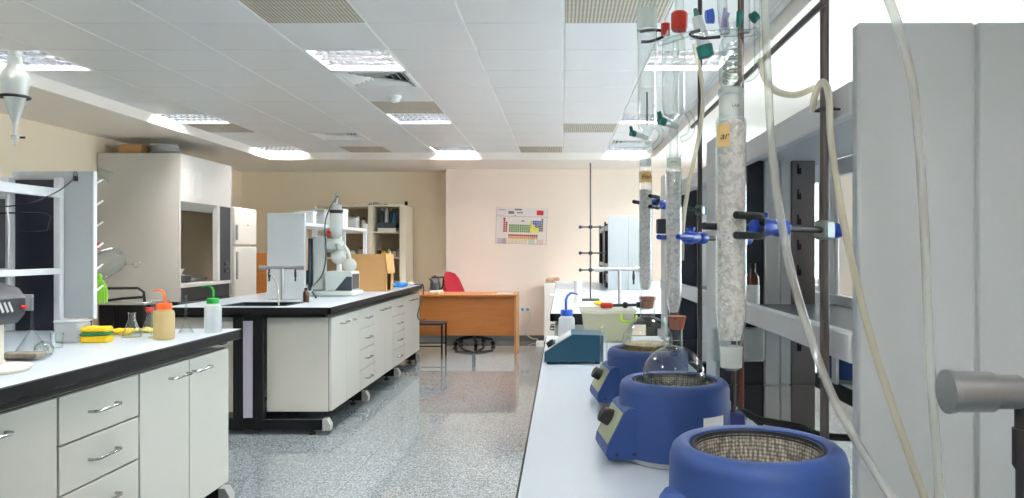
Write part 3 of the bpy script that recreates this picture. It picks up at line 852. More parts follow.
# ================================================================== STAND LATTICE (ribbed rods fixed to the bench)
RODX = .437
RODY = [1.24, 1.76, 2.36]
RODXS = [.437, .4225, .437]
t = thing('rod_lattice', 'lattice of dark ribbed rods behind the distillation columns', 'stand', (RODX, 1.8, .9))
for k, y in enumerate(RODY):
    RX = RODXS[k]
    MB().cyl((RX, y, .9), (RX, y, 2.25), .0075, n=12).build('upright_rod', m_rust if k == 1 else m_rod, t, world=True)
    MB().lathe([(0, 0), (.0135, 0), (.0135, .01), (.009, .014), (.009, .02), (0, .02)], (RX, y, .9)).build('rod_base', m_rubber, t, world=True)
MB().cyl((RODX-.014, 1.2, 1.7), (RODX-.014, 2.42, 1.7), .006, n=10).build('cross_rod', m_rod, t, world=True)
MB().cyl((RODX-.014, 1.2, 2.12), (RODX-.014, 2.42, 2.12), .006, n=10).build('cross_rod', m_rod, t, world=True)

def clamp(c, rod, r, label, group='blue and black column clamps', blue_prongs=False, tip=.02):
    """boss head on the rod, arm, and two rubber covered prongs round the column of radius r at c"""
    c = Vector(c); rd = Vector((rod[0], rod[1], c.z))
    t = thing('column_clamp', label, 'clamp', rd, group=group)
    dv = (rd-c); L = dv.length; d = dv.normalized(); s = Vector((-d.y, d.x, 0))
    P = lambda a, b, z=0: c+d*a+s*b+Vector((0, 0, z))
    hub = P(r+.05, 0)
    for sg, dz in (((-1, .0135), (-1, -.0135), (1, 0)) if not blue_prongs else ((-1, 0), (1, 0))):
        q = [P(-r-.4*tip, sg*(r+.004), dz), P(r*.3, sg*(r+.006), dz), P(r+.025, sg*(r*.7+.006), dz), P(r+.05, sg*.008, dz*.3)]
        MB().tube(q, .0052, n=8, smooth=4).build('prong', m_clampblue if blue_prongs else m_clampgrip, t, world=True)
    b = MB(); b.ball(hub, .013, 14)
    b.lathe([(0, 0), (.012, 0), (.014, .02), (.009, .05), (.013, .056), (.013, .08), (.006, .085), (0, .085)], P(r+.05, 0), axis=d, n=14)
    b.lathe([(0, 0), (.006, 0), (.006, .01), (.009, .011), (.009, .017), (0, .017)], P(r+.065, 0, .004), axis=(0, 0, 1), n=12)
    b.build('clamp_body', m_clampblue, t, world=True)
    MB().cyl(P(r+.13, 0), P(L+.04, 0), .0055, n=10).build('arm', m_clampgrip, t, world=True)
    g = MB()
    g.box(-.017, .017, -.012, .012, -.016, .016, .004)
    bb = g.build('boss_head', m_bossgrey, t, world=False)
    bb.location = (P(L, 0)-rd); bb.rotation_euler = (0, 0, math.atan2(d.y, d.x))
    MB().cyl((0, 0, 0), (.03, 0, 0), .004, n=8).lathe([(0, 0), (.005, 0), (.013, .02), (.013, .03), (0, .032)], (.02, 0, 0), axis=(1, 0, 0), n=12).build('thumb_screw', m_clampblue, bb)
    return t

# ================================================================== GLASS COLUMNS
def stopcock(t, c, axis, sgn, mat, L=.03):
    c = Vector(c); a = Vector(axis).normalized()
    MB().lathe([(0, 0), (.006, 0), (.0085, L), (0, L)], c-a*L*.5, axis=a, n=14).build('stopcock_barrel', m_glassF, t, world=True)
    k = MB().lathe([(0, 0), (.009, 0), (.009, .012), (0, .013)], c+a*L*.5, axis=a, n=14)
    up = Vector((0, 0, 1)); k.tube([c+a*(L*.5+.006)-up*.004, c+a*(L*.5+.014)+up*.016], [.006, .004], n=8)
    k.build('stopcock_key', mat, t, world=True)

# --- near column
c1 = Vector((.2337, 1.03, 0)); z1 = lambda y: az(y, 1.03)
t = thing('distillation_column', 'thick packed glass column hanging nearest the viewer', 'glass column', (c1.x, c1.y, z1(370)))
MB().lathe([(.0085, z1(370)), (.013, z1(368)), (.0145, z1(345)), (.0155, z1(343)), (.0185, z1(332)), (.0208, z1(318)), (.0208, z1(122)), (.0185, z1(118)), (.0165, z1(117))], (c1.x, c1.y, 0), n=32).build('column_tube', m_glassC, t, world=True)
MB().lathe([(0, z1(341)), (.013, z1(340)), (.0185, z1(318)), (.0192, z1(310)), (.0192, z1(124)), (.015, z1(121)), (0, z1(120))], (c1.x, c1.y, 0), n=28).build('packing', m_pack, t, world=True)
MB().lathe([(.0148, z1(367)), (.0156, z1(346))], (c1.x, c1.y, 0), n=28).build('ground_joint', m_glassW, t, world=True)
MB().lathe([(.0166, z1(120)), (.0166, z1(96)), (.0178, z1(95)), (.0178, z1(90)), (.015, z1(88))], (c1.x, c1.y, 0), n=28).build('upper_joint', m_glassF, t, world=True)
# paper tape label
tp = MB(); zz = [z1(148), z1(126)]
for k in range(6):
    a0 = PI+.25+k*.17; a1 = a0+.17; r = .0212
    tp._add([(c1.x+r*math.cos(a), c1.y+r*math.sin(a), z) for a, z in ((a0, zz[0]), (a1, zz[0]), (a1, zz[1]), (a0, zz[1]))], [[0, 1, 2, 3]])
tl = tp.build('tape_label', m_tape, t, world=True)
text('writing', 'ar', .014, m_ink, tl, (c1.x-.0135-t.location.x, -.0178, z1(138)-t.location.z), (PI/2, 0, -.6), .3)
text('writing', 'LAB', .0062, m_inkb, t, (.002, -.0184, z1(108)-t.location.z), (PI/2, 0, .12))

# condenser head on the near column
t = thing('condenser_head', 'glass condenser head with side arms and coloured taps on the nearest column', 'glassware', (c1.x, c1.y, z1(96)))
MB().lathe([(.0142, z1(96)), (.0142, z1(86)), (.0165, z1(82)), (.0165, z1(46)), (.012, z1(38)), (.009, z1(34)), (.009, z1(20))], (c1.x, c1.y, 0), n=28).build('jacket', m_glass, t, world=True)
sp = [(c1.x+.009*math.cos(a), c1.y+.009*math.sin(a), z1(84)+(z1(44)-z1(84))*a/(12*PI)) for a in [12*PI*k/120 for k in range(121)]]
MB().tube(sp, .0028, n=6).build('coil', m_glass, t, world=True)
cp = lambda px, py, d=1.03: at(px, py, d)
MB().tube([cp(743, 80), cp(752, 77), cp(757, 68), cp(757, 40), cp(757, 0), cp(757, -60)], .0045, n=10, smooth=4).build('side_arm', m_glass, t, world=True)
MB().tube([cp(690, 36), cp(712, 34), cp(731, 33), cp(750, 33), cp(757, 30)], .0055, n=10, smooth=3).build('cross_arm', m_glass, t, world=True)
MB().tube([cp(725, 34), cp(722, 0), cp(722, -60)], .007, n=12, smooth=3).build('riser_tube', m_glass, t, world=True)
MB().tube([cp(745, 33), cp(745, 0), cp(745, -60)], .007, n=12, smooth=3).build('riser_tube', m_glass, t, world=True)
MB().cyl(cp(713, 16), cp(706, 17), .0105, .009, n=14).build('blue_cap', m_bluecap, t, world=True)
MB().cyl(cp(729, 16, 1.0), cp(725, 15, 1.0), .004, n=10).cyl(cp(724, 28, 1.02), cp(725, 8, 1.02), .005, .002, n=10).build('lilac_key', m_lilac_cap, t, world=True)
MB().cyl(cp(738, 27), cp(740, 12), .003, .005, n=10).build('teal_key', m_teal_cap, t, world=True)
MB().cyl(cp(752, 19), cp(757, 15), .008, .007, n=12).build('teal_cap', m_teal_cap, t, world=True)
MB().tube([cp(700, 30), cp(690, 34), cp(700, 38), cp(720, 37)], .0024, n=8, smooth=4).build('wire_clip', m_darkplastic, t, world=True)
# white vial with teal cap
t = thing('dropping_vial', 'tilted white vial with teal screw cap by the condenser head', 'vial', cp(700, 50, 1.2))
a, b = at(697, 17, 1.2), at(704, 46, 1.2)
MB().cyl(a, b, .0085, .011, n=18).build('vial', m_poly, t, world=True)
dv = (b-a).normalized()
MB().cyl(b, b+dv*.018, .0135, .0125, n=18).build('screw_cap', m_teal_cap, t, world=True)
MB().cyl(a, a-dv*.014, .005, .003, n=10).build('teal_tip', m_teal_cap, t, world=True)

# --- second column
c2 = Vector((.2175, 1.45, 0)); z2 = lambda y: az(y, 1.45)
t = thing('distillation_column', 'bead packed glass column above the stoppered empty flask', 'glass column', (c2.x, c2.y, z2(322)))
MB().lathe([(.006, z2(324)), (.0085, z2(322)), (.0095, z2(312)), (.015, z2(300)), (.0155, z2(296)), (.0155, z2(170)), (.0135, z2(168)), (.0135, z2(157)), (.0155, z2(156)), (.0155, z2(153))], (c2.x, c2.y, 0), n=28).build('column_tube', m_glassC, t, world=True)
MB().lathe([(0, z2(313)), (.008, z2(312)), (.0138, z2(298)), (.0142, z2(294)), (.0142, z2(172)), (0, z2(171))], (c2.x, c2.y, 0), n=24).build('packing', m_pack2, t, world=True)
MB().lathe([(.0138, z2(167)), (.0138, z2(158))], (c2.x, c2.y, 0), n=24).build('ground_joint', m_glassF, t, world=True)
text('writing', '29/32', .0055, m_inkb, t, (-.002, -.0158, z2(163)-t.location.z))
t = thing('dropping_funnel', 'glass dropping funnel with red caps above the second column', 'glassware', (c2.x, c2.y, z2(160)))
q2 = lambda px, py: at(px, py, 1.45)
MB().lathe([(.0075, z2(164)), (.009, z2(153)), (.0085, z2(150)), (.0085, z2(124)), (.012, z2(118)), (.019, z2(114)), (.0225, z2(106)), (.0225, z2(44)), (.02, z2(38)), (.015, z2(34)), (.013, z2(30))], (c2.x, c2.y, 0), n=28).build('vessel', m_glass, t, world=True)
MB().lathe([(.006, z2(112)), (.006, z2(40))], (c2.x+.004, c2.y, 0), n=12).build('inner_tube', m_glass, t, world=True)
MB().tube([q2(681, 140), q2(690, 134), q2(692, 122), q2(687, 112)], .0065, n=10, smooth=4).build('bypass', m_glass, t, world=True)
MB().tube([q2(658, 44), q2(668, 41), q2(680, 37), q2(692, 33)], .006, n=10, smooth=3).build('cross_arm', m_glass, t, world=True)
MB().lathe([(0, z2(31)), (.0135, z2(31)), (.0165, z2(28)), (.0165, z2(14)), (.013, z2(12)), (0, z2(12))], (c2.x+.011, c2.y, 0), n=20).build('red_cap', m_red, t, world=True)
MB().lathe([(0, z2(31)), (.009, z2(31)), (.009, z2(19)), (0, z2(18))], (c2.x-.012, c2.y+.03, 0), n=16).build('red_cap', m_red, t, world=True)
MB().lathe([(.009, z2(12)), (.009, z2(-60))], (c2.x+.011, c2.y, 0), n=16).build('riser_tube', m_glass, t, world=True)
stopcock(t, q2(671, 124), (-.9, -.5, .2), 1, m_teal_cap, .032)

# --- third column
c3 = Vector((.2186, 1.95, 0)); z3 = lambda y: az(y, 1.95)
t = thing('distillation_column', 'clear glass column with brown tape label above the straw liquid flask', 'glass column', (c3.x, c3.y, z3(302)))
MB().lathe([(.006, z3(304)), (.009, z3(300)), (.011, z3(292)), (.0172, z3(282)), (.0175, z3(278)), (.0175, z3(170)), (.015, z3(167)), (.015, z3(158)), (.0165, z3(157)), (.0165, z3(155))], (c3.x, c3.y, 0), n=28).build('column_tube', m_glassC, t, world=True)
MB().lathe([(0, z3(290)), (.01, z3(289)), (.0158, z3(280)), (.016, z3(276)), (.016, z3(190)), (0, z3(189))], (c3.x, c3.y, 0), n=24).build('packing', m_pack2, t, world=True)
tp = MB(); zz = [z3(183), z3(172)]
for k in range(8):
    a0 = PI+.35+k*.29; a1 = a0+.29; r = .0179
    tp._add([(c3.x+r*math.cos(a), c3.y+r*math.sin(a), z) for a, z in ((a0, zz[0]), (a1, zz[0]), (a1, zz[1]), (a0, zz[1]))], [[0, 1, 2, 3]])
tl = tp.build('tape_label', m_tape, t, world=True)
text('writing', 'Etek', .0155, m_ink, tl, (0, -.0196, z3(177.5)-t.location.z), shear=.3)
MB().lathe([(.0152, z3(166)), (.0152, z3(159))], (c3.x, c3.y, 0), n=24).build('ground_joint', m_glassF, t, world=True)
t = thing('dropping_funnel', 'tall glass dropping funnel with frosted top above the tape labelled column', 'glassware', (c3.x, c3.y, z3(160)))
q3 = lambda px, py: at(px, py, 1.95)
MB().lathe([(.008, z3(163)), (.0125, z3(154)), (.0105, z3(151)), (.0105, z3(136)), (.015, z3(131)), (.023, z3(128)), (.0245, z3(122)), (.0245, z3(48)), (.0265, z3(36)), (.0265, z3(30)), (.026, z3(10)), (.018, z3(-10)), (.018, z3(-60))], (c3.x+.004, c3.y, 0), n=28).build('vessel', m_glass, t, world=True)
MB().lathe([(.0268, z3(30)), (.0268, z3(10))], (c3.x+.004, c3.y, 0), n=28).build('ground_joint', m_glassF, t, world=True)
MB().cyl((c3.x+.004, c3.y, z3(125)), (c3.x+.004, c3.y, z3(92)), .002, n=8).build('inner_rod', m_darkplastic, t, world=True)
MB().tube([q3(652, 148), q3(660, 140), q3(661, 132), q3(657, 126)], .008, n=10, smooth=4).build('bypass', m_glass, t, world=True)
stopcock(t, q3(641, 136), (-.9, -.5, .2), 1, m_teal_cap, .04)
o = MB().tube([q3(640, 32), q3(650, 30), q3(662, 31), q3(664, 36), q3(652, 41), q3(641, 42)], .004, n=8, smooth=4).build('wire_clip', m_rubber)
tag(o, 'black wire clip round the frosted top of the tall funnel', 'clip')

clamp((c1.x, c1.y, z1(226)), (RODX, RODY[0]), .021, 'blue and black clamp gripping the nearest packed column')
clamp((c2.x, c2.y, z2(237)), (RODXS[1], RODY[1]), .0165, 'all-blue clamp gripping the middle bead packed column', blue_prongs=True)
clamp((c3.x, c3.y, z3(202)), (RODX, RODY[2]), .018, 'blue and black clamp gripping the tape labelled column')

# ================================================================== FLASKS IN THE MANTLES
def round_flask(t, c, R, neck_r, neck_top, mat=None):
    c = Vector(c)
    a0 = math.asin(min(1, neck_r/R))
    pr = [(R*math.sin(a), -R*math.cos(a)) for a in [PI*k/20 for k in range(21)] if a < PI-a0]
    pr += [(neck_r, R*math.cos(a0)), (neck_r*.98, neck_top-c.z-.012), (neck_r*1.15, neck_top-c.z-.008), (neck_r*1.15, neck_top-c.z)]
    return MB().lathe(pr, c, n=32).build('bulb', mat or m_glass, t, world=True)
t = thing('round_flask', 'empty round glass flask with brown stopper in the middle mantle', 'flask', (.2175, 1.45, .99))
round_flask(t, (.2175, 1.45, 1.052), .062, .0175, z2(316))
MB().lathe([(0, z2(329)), (.013, z2(329)), (.0185, z2(316)), (0, z2(316))], (.2235, 1.45, 0), n=20).build('stopper', m_cork, t, world=True)
t = thing('round_flask', 'round flask of straw coloured liquid with brown stopper in the far mantle', 'flask', (.226, 1.97, .985))
cf = Vector((.226, 1.97, 1.061)); R = .066
round_flask(t, cf, R, .02, z3(297))
MB().lathe([(R*.97*math.sin(a), -R*.97*math.cos(a)) for a in [PI*k/24 for k in range(12)]]+[(R*.965, -.008), (0, -.008)], cf, n=32).build('liquid', m_liquid, t, world=True)
MB().lathe([(0, z3(309)), (.015, z3(309)), (.019, z3(297)), (0, z3(297))], (.226, 1.97, 0), n=20).build('stopper', m_cork, t, world=True)

# ================================================================== TUBING
def hose(pts, r, mat, label):
    o = MB().tube(pts, r, n=12, smooth=8, cap=False).build('hose', mat); return tag(o, label, 'hose')
hose([at(762, -60, .98), at(765, 10, .98), at(768, 80, .98), at(772, 150, .97), at(781, 220, .96), at(796, 290, .94), at(822, 370, .92), at(850, 430, .90), at(905, 520, .87)], .0052, m_tubing, 'clear hose falling from the condenser to the lower right, leftmost of three')
hose([at(812, 110, 1.19), at(816, 92, 1.16), at(823, 82, 1.13), at(829, 96, 1.1), at(831, 140, 1.08), at(842, 215, 1.06), at(866, 320, 1.04), at(892, 405, 1.02), at(925, 500, 1.0), at(945, 560, .99)], .0052, m_tubingY, 'yellowed hose hooked over the rod and falling in front of the panel')
hose([at(872, -40, 1.0), at(889, 0, 1.0), at(905, 50, 1.01), at(916, 110, 1.01), at(924, 220, 1.01), at(929, 340, 1.0), at(937, 460, .98), at(943, 560, .96)], .0062, m_tubing, 'clear hose hanging straight down in front of the grey panel, rightmost')
hose([at(760, 60, 1.08), at(765, 78, 1.1), at(776, 91, 1.12), at(795, 95, 1.16), at(814, 88, 1.19)], .005, m_tubingY, 'short yellowed hose sagging between condenser arm and rod')
hose([at(694, 44, 1.5), at(699, 66, 1.5), at(703, 95, 1.5), at(700, 130, 1.5), at(694, 160, 1.52), at(687, 195, 1.55), at(683, 225, 1.56), at(682, 260, 1.58)], .0045, m_tubingY, 'yellowed hose curling down behind the middle column')
MBt = MB().lathe([(0, 0), (.011, 0), (.011, .05), (0, .05)], (RODX, RODY[0], az(140, 1.24)), n=12)
o = MB().tube([(RODX-.012, RODY[0]-.012, az(110, 1.24)), (RODX+.012, RODY[0]-.012, az(110, 1.24)), (RODX+.012, RODY[0]+.012, az(110, 1.24)), (RODX-.012, RODY[0]+.012, az(110, 1.24)), (RODX-.012, RODY[0]-.012, az(110, 1.24)), (RODX+.03, RODY[0]-.03, az(113, 1.24)), (RODX+.05, RODY[0]-.05, az(122, 1.24))], .002, n=6).build('wire_tie', m_rubber)
tag(o, 'black wire tie round the near ribbed rod', 'wire')
o = MB().tube([(.33, 1.52, .935), at(740, 412, 1.56), at(760, 420, 1.56), at(800, 427, 1.55), at(835, 437, 1.5), (.8, 1.46, .925), (.86, 1.45, .908), (.95, 1.5, .908)], .0075, n=8, smooth=6).build('cable', m_rubber)
tag(o, 'black mains cable lying behind the heating mantles', 'cable')
o = MB().box(.455-.1, .455, -.07, .07, 0, .001).build('paper_sheet', m_label, loc=(-.03, 1.6, .9003)); tag(o, 'white paper sheet on the bench by the rod base', 'paper')
# amber bottle on the shelf
def bottle(name, label, cat, loc, r, h, body, cap, group=None, lab=None):
    t = thing(name, label, cat, loc, group=group)
    MB().lathe([(0, 0), (r*.94, 0), (r, h*.04), (r, h*.66), (r*.9, h*.74), (r*.45, h*.82), (r*.45, h*.9), (0, h*.9)], n=18).build('body', body, t)
    MB().lathe([(0, h*.88), (r*.52, h*.88), (r*.52, h), (0, h)], n=16).build('cap', cap, t)
    if lab: MB().lathe([(r*1.01, h*.14), (r*1.01, h*.55)], n=18).build('paper_label', lab, t)
    return t
bottle('reagent_bottle', 'small amber bottle with white label on the near right shelf, before the dark board', 'bottle', (.498, 1.95, 1.1405), .019, .125, m_amber, m_rubber, lab=m_label)
bottle('reagent_bottle', 'amber bottle with white label on the far half of the near right shelf', 'bottle', (.66, 2.6, 1.1405), .026, .12, m_amber, m_rubber, lab=m_label)

# ================================================================== RIGHT BENCH, FARTHER ITEMS
t = thing('stirrer_unit', 'teal wedge-shaped stirrer with pale sloping front and black knob', 'stirrer', (.0, 2.7, .9))
pr = [(-.062, .008), (.145, .008), (.145, .1), (.04, .104), (.032, .1), (-.062, .04)]
MB().prism(pr, 'y', -.09, .09).build('casing', m_teal, t)
MB().prism([(.03, .1005), (.032, .103), (-.062, .0435), (-.063, .0405)], 'y', -.08, .08).build('sloping_panel', m_paleplate, t)
e = Vector((.094, 0, .06)).normalized(); nn = Vector((-.06, 0, .094)).normalized()
MB().lathe([(0, 0), (.016, 0), (.014, .018), (0, .018)], Vector((-.035, -.045, .0585))+nn*.002, axis=nn).build('knob', m_rubber, t)
MB().lathe([(0, 0), (.009, 0), (.009, .003), (0, .003)], Vector((-.03, .04, .0615))+nn*.002, axis=nn).build('dial', m_rubber, t)
for sx in (-.045, .125):
    for sy in (-.07, .07): MB().lathe([(0, 0), (.01, 0), (.01, .009), (0, .009)], (sx, sy, 0)).build('foot', m_rubber, t)

def wash_bottle(label, loc, r, h, cap, body, flip=1, arc=.05, liquid=None):
    t = thing('wash_bottle', label, 'wash bottle', loc)
    MB().lathe([(0, 0), (r*.93, 0), (r, r*.1), (r, h*.84), (r*.93, h*.93), (r*.66, h*.985), (r*.6, h), (r*.6, h*1.02)], n=28).build('body', body, t)
    if liquid: MB().lathe([(0, .003), (r*.92, .003), (r*.95, r*.12), (r*.95, h*.66), (0, h*.66)], n=24).build('liquid', liquid, t)
    cb = MB(); c0 = h*1.0
    cb.lathe([(0, c0), (r*.76, c0), (r*.76, c0+.022), (r*.68, c0+.026), (0, c0+.026)], n=24).build('cap', cap, t)
    z = c0+.026
    MB().tube([(.003*flip, 0, z-.002), (.003*flip, 0, z+arc*.7), (-.004*flip, 0, z+arc*1.0), (-.018*flip, 0, z+arc*1.18), (-.036*flip, 0, z+arc*1.16), (-.05*flip, 0, z+arc*1.05)], [.0055, .0055, .0055, .005, .004, .003], n=10).build('spout', cap, t)
    return t
wash_bottle('white wash bottle with blue cap and bent blue spout by the plastic tub', (.02, 3.2, .9), .035, .118, m_bluecap, m_poly, flip=-1, arc=.06)
t = thing('plastic_tub', 'translucent tub of pale yellow contents with lime handle', 'tub', (.2, 3.3, .9))
a = MB()
for (w, d, z) in (): pass
prof = [(.098, .085, 0.0), (.112, .1, .128), (.12, .108, .13), (.12, .108, .136)]
vs = []; 
for (w, d, z) in prof: vs += [(-w, -d, z), (w, -d, z), (w, d, z), (-w, d, z)]
fs = [[0, 1, 2, 3]]
for k in range(3): fs += [[k*4+i, k*4+(i+1) % 4, k*4+4+(i+1) % 4, k*4+4+i] for i in range(4)]
a._add(vs, fs); a.build('tub', m_tub, t, smooth=False)
MB().box(-.09, .085, -.075, .07, .004, .085, .02).build('contents', m_creamcont, t)
MB().tube([(.05, -.112, .125), (.055, -.125, .1), (.08, -.13, .092), (.11, -.128, .098), (.118, -.112, .12)], .006, n=8, smooth=4).build('handle', m_lime, t)
MB().box(-.122, .122, -.11, .11, .1365, .141, .002).build('lid', m_tub, t)
o = MB().lathe([(0, 0), (.022, 0), (.022, .004), (.0125, .006), (.0125, .148), (.015, .15)], n=20).build('measuring_cylinder', m_glass, loc=(.135, 2.42, .9)); tag(o, 'clear glass cylinder standing in front of the teal stirrer', 'glass cylinder')
o = MB().box(-.06, .06, -.025, .025, 0, .028, .004).build('plastic_dish', m_poly, loc=(.1, 2.95, .9)); tag(o, 'low translucent dish behind the teal stirrer', 'dish')

# far right bench
t = thing('retort_stand', 'thin tall retort stand on the far right bench before the back wall', 'stand', (ax(590.5, 5.9), 5.9, .9))
X = t.location.x
MB().box(-.07, .07, -.05, .1, 0, .012, .003).build('base', m_darkplastic, t)
MB().cyl((0, 0, .012), (0, 0, az(163, 5.9)-.9), .006, n=8).build('rod', m_rod, t)
for py, l in ((227, .1), (253, .12), (270, .06)):
    z = az(py, 5.9)-.9
    MB().box(-.015, .015, -.012, .012, z-.014, z+.014, .003).cyl((-.08, 0, z), (l, 0, z), .006, n=8).ball((-.08, 0, z), .014, 8).build('clamp_arm', m_darkplastic, t)
o = MB().lathe([(0, 0), (.028, 0), (.03, .01), (.026, .15), (.036, .17), (.034, .17)], n=18).build('buchner_funnel', m_hoodwhite, loc=(ax(578, 5.6), 5.6, .9)); tag(o, 'tall white porcelain vessel left of the thin retort stand', 'porcelain')
t = thing('loose_clamp', 'dark clamp with red tip lying across the plastic tub', 'clamp', (.3, 3.3, 1.041))
MB().cyl((-.115, 0, .014), (.04, 0, .016), .007, n=8).build('arm', m_darkplastic, t)
MB().box(-.13, -.075, -.012, .012, .002, .026, .005).build('red_jaw', m_red, t)
MB().lathe([(0, 0), (.013, 0), (.013, .03), (0, .03)], (.03, 0, .016), axis=(1, 0, 0)).ball((-.02, 0, .015), .0145, 10).build('screw_body', m_rubber, t)
o = MB().ball((0, 0, .02), .03, 12, sz=.6).ball((.03, .01, .015), .022, 10, sz=.6).build('yellow_cloth', m_yellow, loc=(ax(598, 5.3), 5.3, .902)); tag(o, 'small crumpled yellow cloth on the far right bench', 'cloth')
for k, (px, d, hh) in enumerate(((566, 6.6, .05), (571, 7.4, .04))):
    o = MB().box(-.14, .14, -.1, .1, 0, .006, .001).build('paper_sheet', m_label, loc=(ax(px, d), d, .9)); tag(o, 'white papers lying on the far right bench, %s' % ('nearer sheet' if k == 0 else 'farther sheet'), 'paper')
bottle('reagent_bottle', 'white plastic bottle beside the far right tap', 'bottle', (ax(645, 5.0), 5.0, .9), .04, .16, m_poly, m_hoodwhite)

# white cupboard by the back wall
t = thing('low_cupboard', 'low white cupboard against the back wall beyond the right bench', 'cupboard', (.1, 10.4, 0))
MB().box(-.344, .4, -.26, .25, .05, .85, .004).box(-.32, .38, -.23, .25, 0, .05).build('body', m_hoodwhite, t)
for x0, x1, hx in ((-.342, .026, -.01), (.03, .398, .07)):
    d = MB().box(x0+.002, x1-.002, -.278, -.262, .055, .83, .002).build('door', m_hoodwhite, t)
    MB().tube([(hx, -.278, .55), (hx, -.298, .55), (hx, -.298, .65), (hx, -.278, .65)], .005, n=8).build('handle', m_chrome, d)
b = MB()
for k in range(7):
    b.ball((random.uniform(-.07, .07), random.uniform(-.05, .05), .03+random.uniform(0, .02)), random.uniform(.03, .045), 10, sz=.8)
o = b.build('crumpled_bag', m_brownbag, loc=(-.13, 10.3, .852)); tag(o, 'crumpled brown bag on top of the low white cupboard', 'bag')
o = MB().box(-.05, .05, -.12, .12, 0, .06, .004).build('carton', m_label, loc=(ax(540, 10.15), 10.1, 0)); tag(o, 'small white carton on the floor by the low cupboard', 'carton')

# ================================================================== BACK WALL: poster, socket
t = thing('wall_poster', 'periodic table poster on the back wall', 'poster', (ax(521.5, YB), YB-.004, az(226, YB)), 0)
t.rotation_euler = (0, .03, 0)
W, H = .74, .52
MB().box(-W/2, W/2, -.001, .003, -H/2, H/2).build('sheet', m_poster, t, smooth=False)
def pc(x0, x1, y0, y1, col, name='printed_block', dz=.0016):
    """x, y as fractions of the sheet from its top left"""
    return (-W/2+W*x0, -W/2+W*x1, -dz-.0008, -dz, H/2-H*y1, H/2-H*y0)
PCOL = [('red', (188, 70, 84)), ('green', (116, 150, 84)), ('yellow', (236, 222, 40)), ('blue', (58, 110, 200)), ('grey', (128, 112, 96)), ('salmon', (214, 96, 76)), ('gold', (226, 168, 84)),
        ('lilac', (206, 190, 206)), ('palegreen', (196, 212, 190)), ('pink', (232, 196, 180)), ('badge', (216, 52, 60)), ('text', (58, 48, 46)), ('border', (190, 150, 150)), ('palegold', (230, 208, 170))]
pm = [M('poster_'+n, c, .5) for n, c in PCOL]; pi = {n: i for i, (n, c) in enumerate(PCOL)}
g = MB()
def cells(x0, x1, y0, y1, nx, ny, col, skip=()):
    for i in range(nx):
        for j in range(ny):
            if (i, j) in skip: continue
            a = x0+(x1-x0)*i/nx; b2 = x0+(x1-x0)*(i+1)/nx; c = y0+(y1-y0)*j/ny; d = y0+(y1-y0)*(j+1)/ny
            e = (b2-a)*.08
            g.box(*pc(a+e, b2-e, c+e, d-e, col), mi=pi[col])
cw = .0415
cells(.145, .145+2*cw, .33, .68, 2, 6, 'red', skip=((1, 0),))
g.box(*pc(.145, .145+cw, .28, .33, 'red'), mi=pi['red'])
cells(.255, .255+10*cw, .46, .68, 10, 4, 'green')
cells(.67, .67+4*cw, .46, .68, 4, 4, 'yellow'); cells(.67, .67+cw, .34, .46, 1, 2, 'yellow')
cells(.715, .715+4*cw, .34, .46, 4, 2, 'blue'); cells(.76, .76+2*cw, .46, .54, 2, 1, 'blue')
cells(.88, .88+cw, .28, .64, 1, 6, 'grey'); cells(.84, .84+cw, .46, .64, 1, 3, 'grey')
cells(.245, .82, .73, .79, 15, 1, 'red'); cells(.245, .82, .79, .86, 15, 1, 'gold')
cells(.03, .2, .85, .99, 4, 3, 'lilac'); cells(.13, .22, .85, .99, 2, 3, 'pink'); cells(.24, .62, .87, .99, 6, 3, 'palegold'); cells(.64, .76, .85, .99, 3, 3, 'palegreen'); cells(.8, .93, .87, .99, 3, 3, 'pink')
g.box(*pc(.79, .92, .06, .19, 'badge'), mi=pi['badge'])
for (a, b2, c, d) in ((.24, .35, .1, .17), (.36, .5, .03, .07), (.40, .52, .12, .15), (.36, .39, .2, .22), (.05, .2, .06, .075), (.5, .56, .345, .38)):
    n = max(1, int((b2-a)/.018))
    for k in range(n): g.box(*pc(a+(b2-a)*k/n, a+(b2-a)*(k+.75)/n, c, d, 'text'), mi=pi['text'])
for (a, b2, c, d) in ((.0, 1, .235, .245), (.005, .01, .0, 1), (.99, .995, .0, 1), (0, 1, .99, .996)):
    g.box(*pc(a, b2, c, d, 'border'), mi=pi['border'])
g.build('printed_chart', pm, t, smooth=False)
t = thing('wall_socket', 'white double wall socket low on the back wall by the desk', 'socket', (ax(525, YB), YB, az(309.5, YB)))
MB().box(-.075, .075, -.012, 0, -.04, .04, .004).build('plate', m_white_metal, t)
for x in (-.037, .037): MB().lathe([(0, 0), (.024, 0), (.024, .002), (0, .002)], (x, -.0125, 0), axis=(0, -1, 0)).build('outlet', m_cap, t)
o = MB().tube([at(529, 311, YB-.03), at(531, 318, YB-.04), at(527, 326, YB-.05), at(526, 333, YB-.05), at(531, 338, YB-.06), at(538, 339.5, YB-.1)], .008, n=8, smooth=5).build('cable', m_creamplastic); tag(o, 'pale cable hanging from the wall socket to the floor', 'cable')

